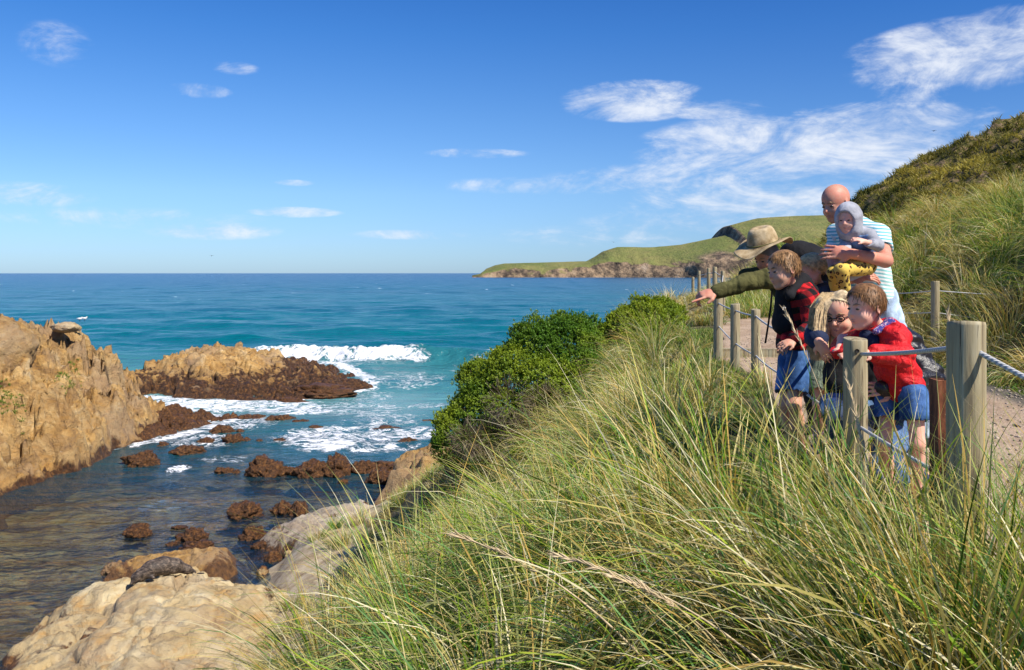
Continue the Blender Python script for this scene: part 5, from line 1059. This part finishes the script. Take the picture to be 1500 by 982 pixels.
top(J, fb, 'hoodie', M['charcoal'], .64, .02, 1.85, foldamp=.006); bottoms(J, fb, 'shorts', M['green'], .68, .84, .026, foldamp=.009, flare=.018); shoes(J, fb, M['shoe'], .72)
hair(J['head'], .212, J['hf'], (0, 0, 1), fb, M['hair_sand'], 2400, .15, front=.19, side=.05, fringe=.09, thick=.028, seed=5, back=-.12)
for p in 'l': an = A(J[p+'a']); s = Shape(an-.15, an+.15, .006); s.cap(an+np.array([0, 0, -.02]), an*.72+A(J[p+'k'])*.28, .038, .046, .01); shobj('sock', s, M['sock'], fb)
# ---------------------------------------------- kneeling mother
J = dict(head=W(1230, 461, 4.30), hf=(-.60, -.74, -.22), neck=W(1262, 492, 4.42), chest=W(1284, 522, 4.44), pel=W(1306, 592, 4.56), ls=W(1322, 505, 4.34), le=W(1360, 553, 4.26), lw=W(1306, 571, 4.08), rs=W(1240, 508, 4.50), re=W(1191, 484, 4.46), rw=W(1199, 500, 4.24),
         lh=W(1320, 606, 4.50), lk=W(1290, 694, 4.28), la=W(1345, 700, 4.62), rh=W(1292, 602, 4.58), rk=W(1222, 596, 4.22), ra=W(1246, 690, 4.45))
upm = (.05, .1, 1); mo = person(J, 'woman with long blond hair and glasses kneeling behind the small boy', .90, SK_B, .225, h=.006, up=upm, hands=[(J['lw'], (-1, -.25, .1), (-.1, -.8, .5), .082, -1, dict(curl=.5)), (J['rw'], (.42, -.3, -.85), (-.4, -.85, .1), .064, 1, dict(curl=.45))])
top(J, mo, 'jacket', M['leather'], .90, .030, 1.93, h=.0065, foldamp=.008, fsc=13, puff=52)
bottoms(J, mo, 'jeans', M['jean'], .92, 1.88, .016, h=.0075, foldamp=.008); shoes(J, mo, M['shoe'], .85)
w_ = A(J['rw']); e_ = A(J['re']); s = Shape(w_-.15, w_+.15, .006); s.cap(w_*.5+e_*.5, w_*.85+e_*.15, .062, .056, .0); s.fold(.006, 16, 3); shobj('cuff', s, M['navy'], mo)
kc = A(J['rk']); s = Shape(kc-.13, kc+.13, .007); s.ell(kc+np.array([-.02, -.05, .0]), (.07, .045, .06), None, 0); s.fold(.012, 18, 3); shobj('knee_patch', s, M['jean_pale'], mo)
s = Shape(A(W(1222, 545, 4.45))-.3, A(W(1222, 545, 4.45))+.3, .008); s.cap(W(1240, 515, 4.48), W(1228, 560, 4.44), .10, .085, .02); s.cap(W(1265, 525, 4.4), W(1270, 565, 4.4), .09, .08, .02); s.fold(.01, 10, 2); shobj('jacket_front', s, M['black'], mo)
s = Shape(A(W(1283, 566, 4.1))-.12, A(W(1283, 566, 4.1))+.12, .006); s.cap(W(1293, 569, 4.06), W(1300, 571, 4.08), .040, .044, .0); shobj('cuff', s, M['leather'], mo)
H = .225; r_, f_, u_ = frame(J['hf'], upm); c = A(J['head']); hm = hair(c, H, J['hf'], upm, mo, M['hair_bl'], 1200, .14, front=.27, side=.16, child=False, thick=.02, seed=7, back=-.2)
s = Shape(A(W(1215, 475, 4.3))-.32, A(W(1215, 475, 4.3))+.32, .006)
s.cap(c+u_*.085-r_*.02, c+u_*.03+np.array([-.075, -.0, 0]), .045, .04, .02); s.limb([c+u_*.06+np.array([-.07, .01, 0]), A(W(1211, 470, 4.30)), A(W(1206, 492, 4.30)), A(W(1208, 512, 4.33))], [.036, .026, .022, .008], .02)
s.limb([c+u_*.07+np.array([.02, .09, 0]), A(W(1228, 480, 4.43)), A(W(1222, 505, 4.40))], [.035, .03, .02], .02); s.fold(.005, 26, 8, (1.3, 1.3, .25)); lock = shobj('hair_length', s, M['hair_bl'], mo)
n = 1500; r = np.random.default_rng(4); st_ = c+u_*.10+np.stack([r.uniform(-.055, .005, n), r.uniform(-.02, .07, n), r.uniform(-.03, .015, n)], -1); K = 7; Vs = np.zeros((n, K+1, 2, 3)); off = r.uniform(-.035, .03, n)
for k in range(K+1):
    q = k/K; cx_ = np.interp(q, [0, .25, .5, 1], [0, -.060, -.075, -.07]); p = st_+np.stack([cx_*(1.0+off*3)+off*q*.7, -.02*q+r.normal(0, .002, n), -.30*q**1.1*r.uniform(.98, 1.02, n)], -1); w_ = .0020*(1-q**3)+.0003; Vs[:, k, 0] = p-np.array([w_, 0, 0]); Vs[:, k, 1] = p+np.array([w_, w_*.5, 0])
base = (np.arange(n)*(K+1)*2)[:, None]; k = np.arange(K)[None]*2; mesh_np('hair_strands', Vs.reshape(-1, 3), np.stack([base+k, base+k+1, base+k+3, base+k+2], -1).reshape(-1, 4), M['hair_bl'], lock, origin=mo['_o'])
gp = []
for sg in (-1, 1): gp.append(tube([c+(r_*(.13*sg+.085*math.cos(a))+f_*(.40-.05*abs(.13*sg+.085*math.cos(a))/.2)+u_*(.0+.062*math.sin(a)))*H for a in np.linspace(0, 2*math.pi, 18)], .0028, 6, False)); gp.append(tube([c+(r_*.21*sg+f_*.36+u_*.02)*H, c+(r_*.33*sg+f_*.0+u_*.02)*H], .0024, 6))
gp.append(tube([c+(r_*-.045+f_*.40+u_*.01)*H, c+(r_*.045+f_*.40+u_*.01)*H], .0026, 6)); V, Q = joinVQ(gp); mesh_py('glasses', V, Q, M['black'], mo)
# ---------------------------------------------- small boy in red
J = dict(head=W(1267, 450, 4.0), hf=(-.93, -.34, -.10), neck=W(1288, 481, 4.05), chest=W(1300, 505, 4.05), pel=W(1320, 560, 4.08), ls=W(1312, 494, 3.93), le=W(1323, 522, 3.84), lw=W(1278, 518, 3.79), rs=W(1278, 494, 4.16), re=W(1234, 497, 4.12), rw=W(1228, 516, 3.95),
         lh=W(1338, 578, 4.0), lk=W(1344, 650, 3.96), la=W(1342, 728, 4.08), rh=W(1306, 578, 4.15), rk=W(1294, 648, 4.08), ra=W(1306, 726, 4.16))
kb = person(J, 'small boy in a red padded jacket and denim shorts gripping the post', .54, SK_P, .215, h=.0055, child=True, hands=[(J['lw'], (-1, -.15, .05), (-.1, -.6, .8), .052, -1, dict(curl=.75)), (J['rw'], (.75, -.65, -.1), (-.3, -.3, .9), .052, 1, dict(curl=.7))])
top(J, kb, 'jacket', M['red'], .54, .026, 1.92, h=.0055, foldamp=.004, fsc=9, puff=46, sl_inf=.020)
bottoms(J, kb, 'shorts', M['jean_short'], .56, .64, .020, h=.006, foldamp=.006, flare=.008); shoes(J, kb, M['shoe2'], .6)
hair(J['head'], .215, J['hf'], (0, 0, 1), kb, M['hair_br'], 3000, .2, front=.20, side=.05, fringe=.10, thick=.028, seed=9, back=-.12)
s = Shape(A(W(1298, 477, 4.0))-.16, A(W(1298, 477, 4.0))+.16, .005); s.cap(W(1283, 486, 3.93), W(1303, 474, 3.98), .016, .024, .02); s.cap(W(1303, 474, 3.98), W(1313, 480, 4.1), .024, .024, .02); shobj('collar', s, M['collar'], kb)
s = Shape(A(W(1276, 492, 4.0))-.14, A(W(1276, 492, 4.0))+.14, .006); s.cap(W(1268, 492, 4.02), W(1279, 500, 3.98), .03, .036, .02); shobj('scarf', s, M['navy'], kb)
# ------------------------------------------------------------------ seal on the slab
m_fur, t = newmat('wet_fur'); o = t.obj(); nz = t.noise(t.map(o, (4, 9, 9)), 2.2, 7, .7, .6)
t.out(t.bsdf(t.ramp(nz, [(.36, (.015, .011, .009)), (.48, (.055, .040, .030)), (.58, (.15, .11, .08)), (.68, (.26, .21, .17))]), .6, t.bump(t.noise(t.map(o, (8, 30, 30)), 3, 5), .6, .012), .4))
SRX, SRY, SRZ = SR
def slabz(x, y):
    i = np.argmin((SRX-x)**2+(SRY-y)**2); return SRZ.ravel()[i]
sa = W(205, 852, 19.0); sb_ = W(283, 838, 19.6); sx0, sy0, sx1, sy1 = sa.x, sa.y, sb_.x, sb_.y
def sp(t_, up=0., off=0.):
    x = sx0+(sx1-sx0)*t_; y = sy0+(sy1-sy0)*t_+off; z = max(slabz(x, y), slabz(x-.1, y), slabz(x+.1, y)); return np.array([x, y, z])
zs_ = np.array([sp(t_)[2] for t_ in np.linspace(-.1, 1.1, 13)]); 
def cz_(t_): return float(np.polyval(np.polyfit(np.linspace(-.1, 1.1, 13), zs_, 2), t_))
def q_(t_, h_, off=0.): return np.array([sx0+(sx1-sx0)*t_, sy0+(sy1-sy0)*t_+off, cz_(t_)+h_+.03])
c = q_(.5, .1); s = Shape(c-1.1, c+1.1, .018)
s.limb([q_(.02, .15), q_(.2, .19), q_(.42, .20), q_(.65, .17), q_(.88, .10), q_(1.03, .06)], [.145, .185, .20, .165, .095, .05], .06)
s.ell(q_(-.06, .12), (.13, .12, .115), None, .06); s.cap(q_(-.08, .10), q_(-.14, .06, -.04), .075, .045, .03)      # head tucked down
for of in (-.07, .07): s.ell(q_(1.12, .035, of), (.12, .045, .022), None, .03)                                        # hind flippers
s.cap(q_(.25, .08, -.17), q_(.38, .03, -.30), .06, .025, .04); s.fold(.010, 5, 2)
tag(shobj('seal', s, m_fur, None, 2, origin=tuple(q_(.5, 0))), 'dark brown fur seal asleep on the cream rock slab', 'seal')
# birds
m_bw = simple('gull_white', (.8, .8, .8)); m_bd = simple('bird_dark', (.03, .03, .035))
def gull(px, py, Y, lab, k=1.0):
    c = A(W(px, py, Y)); root = empty('gull', tuple(c-np.array([0, 0, .16*k])), lab, 'bird', 'white gulls on the crest of the outcrop'); s = Shape(c-.4*k, c+.4*k, .016*k)
    s.ell(c, np.array([.17, .09, .085])*k, None, 0); s.ell(c+np.array([.17, 0, .10])*k, np.array([.055, .05, .05])*k, None, .05); s.cap(c+np.array([-.1, 0, 0])*k, c+np.array([-.27, 0, .01])*k, .05*k, .015*k, .03); shobj('body', s, m_bw, root)
    for sg in (-1, 1): tube_obj('leg', [c+np.array([0, .03*sg, -.05])*k, c+np.array([0, .03*sg, -.26])*k], .01*k, m_bd, root, 5)
    tube_obj('beak', [c+np.array([.21, 0, .10])*k, c+np.array([.28, 0, .085])*k], [.014*k, .004*k], simple('beak', (.5, .2, .03)), root, 6)
gull(117, 467, 42, 'white gull on the crest of the outcrop, left of two', .6); gull(124, 466.5, 42, 'white gull on the crest of the outcrop, right of two', .6)
def flyer(px, py, Y, sp_, lab):
    c = A(W(px, py, Y)); V = []; Fq = []
    for i, (a, zz_, w_) in enumerate([(-1, .10, .03), (-.55, .22, .12), (-.12, .06, .17), (.12, .06, .17), (.55, .22, .12), (1, .10, .03)]):
        for dy, dz_ in ((w_, 0), (0, .02), (-w_, 0), (0, -.02)): V.append(c+np.array([a*sp_*.5, dy*sp_*.5, (zz_+dz_)*sp_*.5]))
    for i in range(5):
        for k in range(4): Fq.append((i*4+k, i*4+(k+1) % 4, (i+1)*4+(k+1) % 4, (i+1)*4+k))
    Fq += [(0, 1, 2, 3), (20, 21, 22, 23)]
    b_ = tube([c+np.array([.05, -.35, 0])*sp_, c, c+np.array([-.03, .3, .02])*sp_], [.03*sp_, .07*sp_, .02*sp_], 8); V2, Q2 = joinVQ([(np.array(V), Fq), b_]); tag(mesh_py('seabird', V2, Q2, m_bd, origin=tuple(c)), lab, 'bird')
flyer(310, 375, 150, .95, 'tiny dark seabird flying low over the open sea'); flyer(899, 355, 200, .9, 'tiny seabird in the air above the headland'); flyer(1368, 192, 60, .4, 'tiny bird in front of the long cloud near the hill')
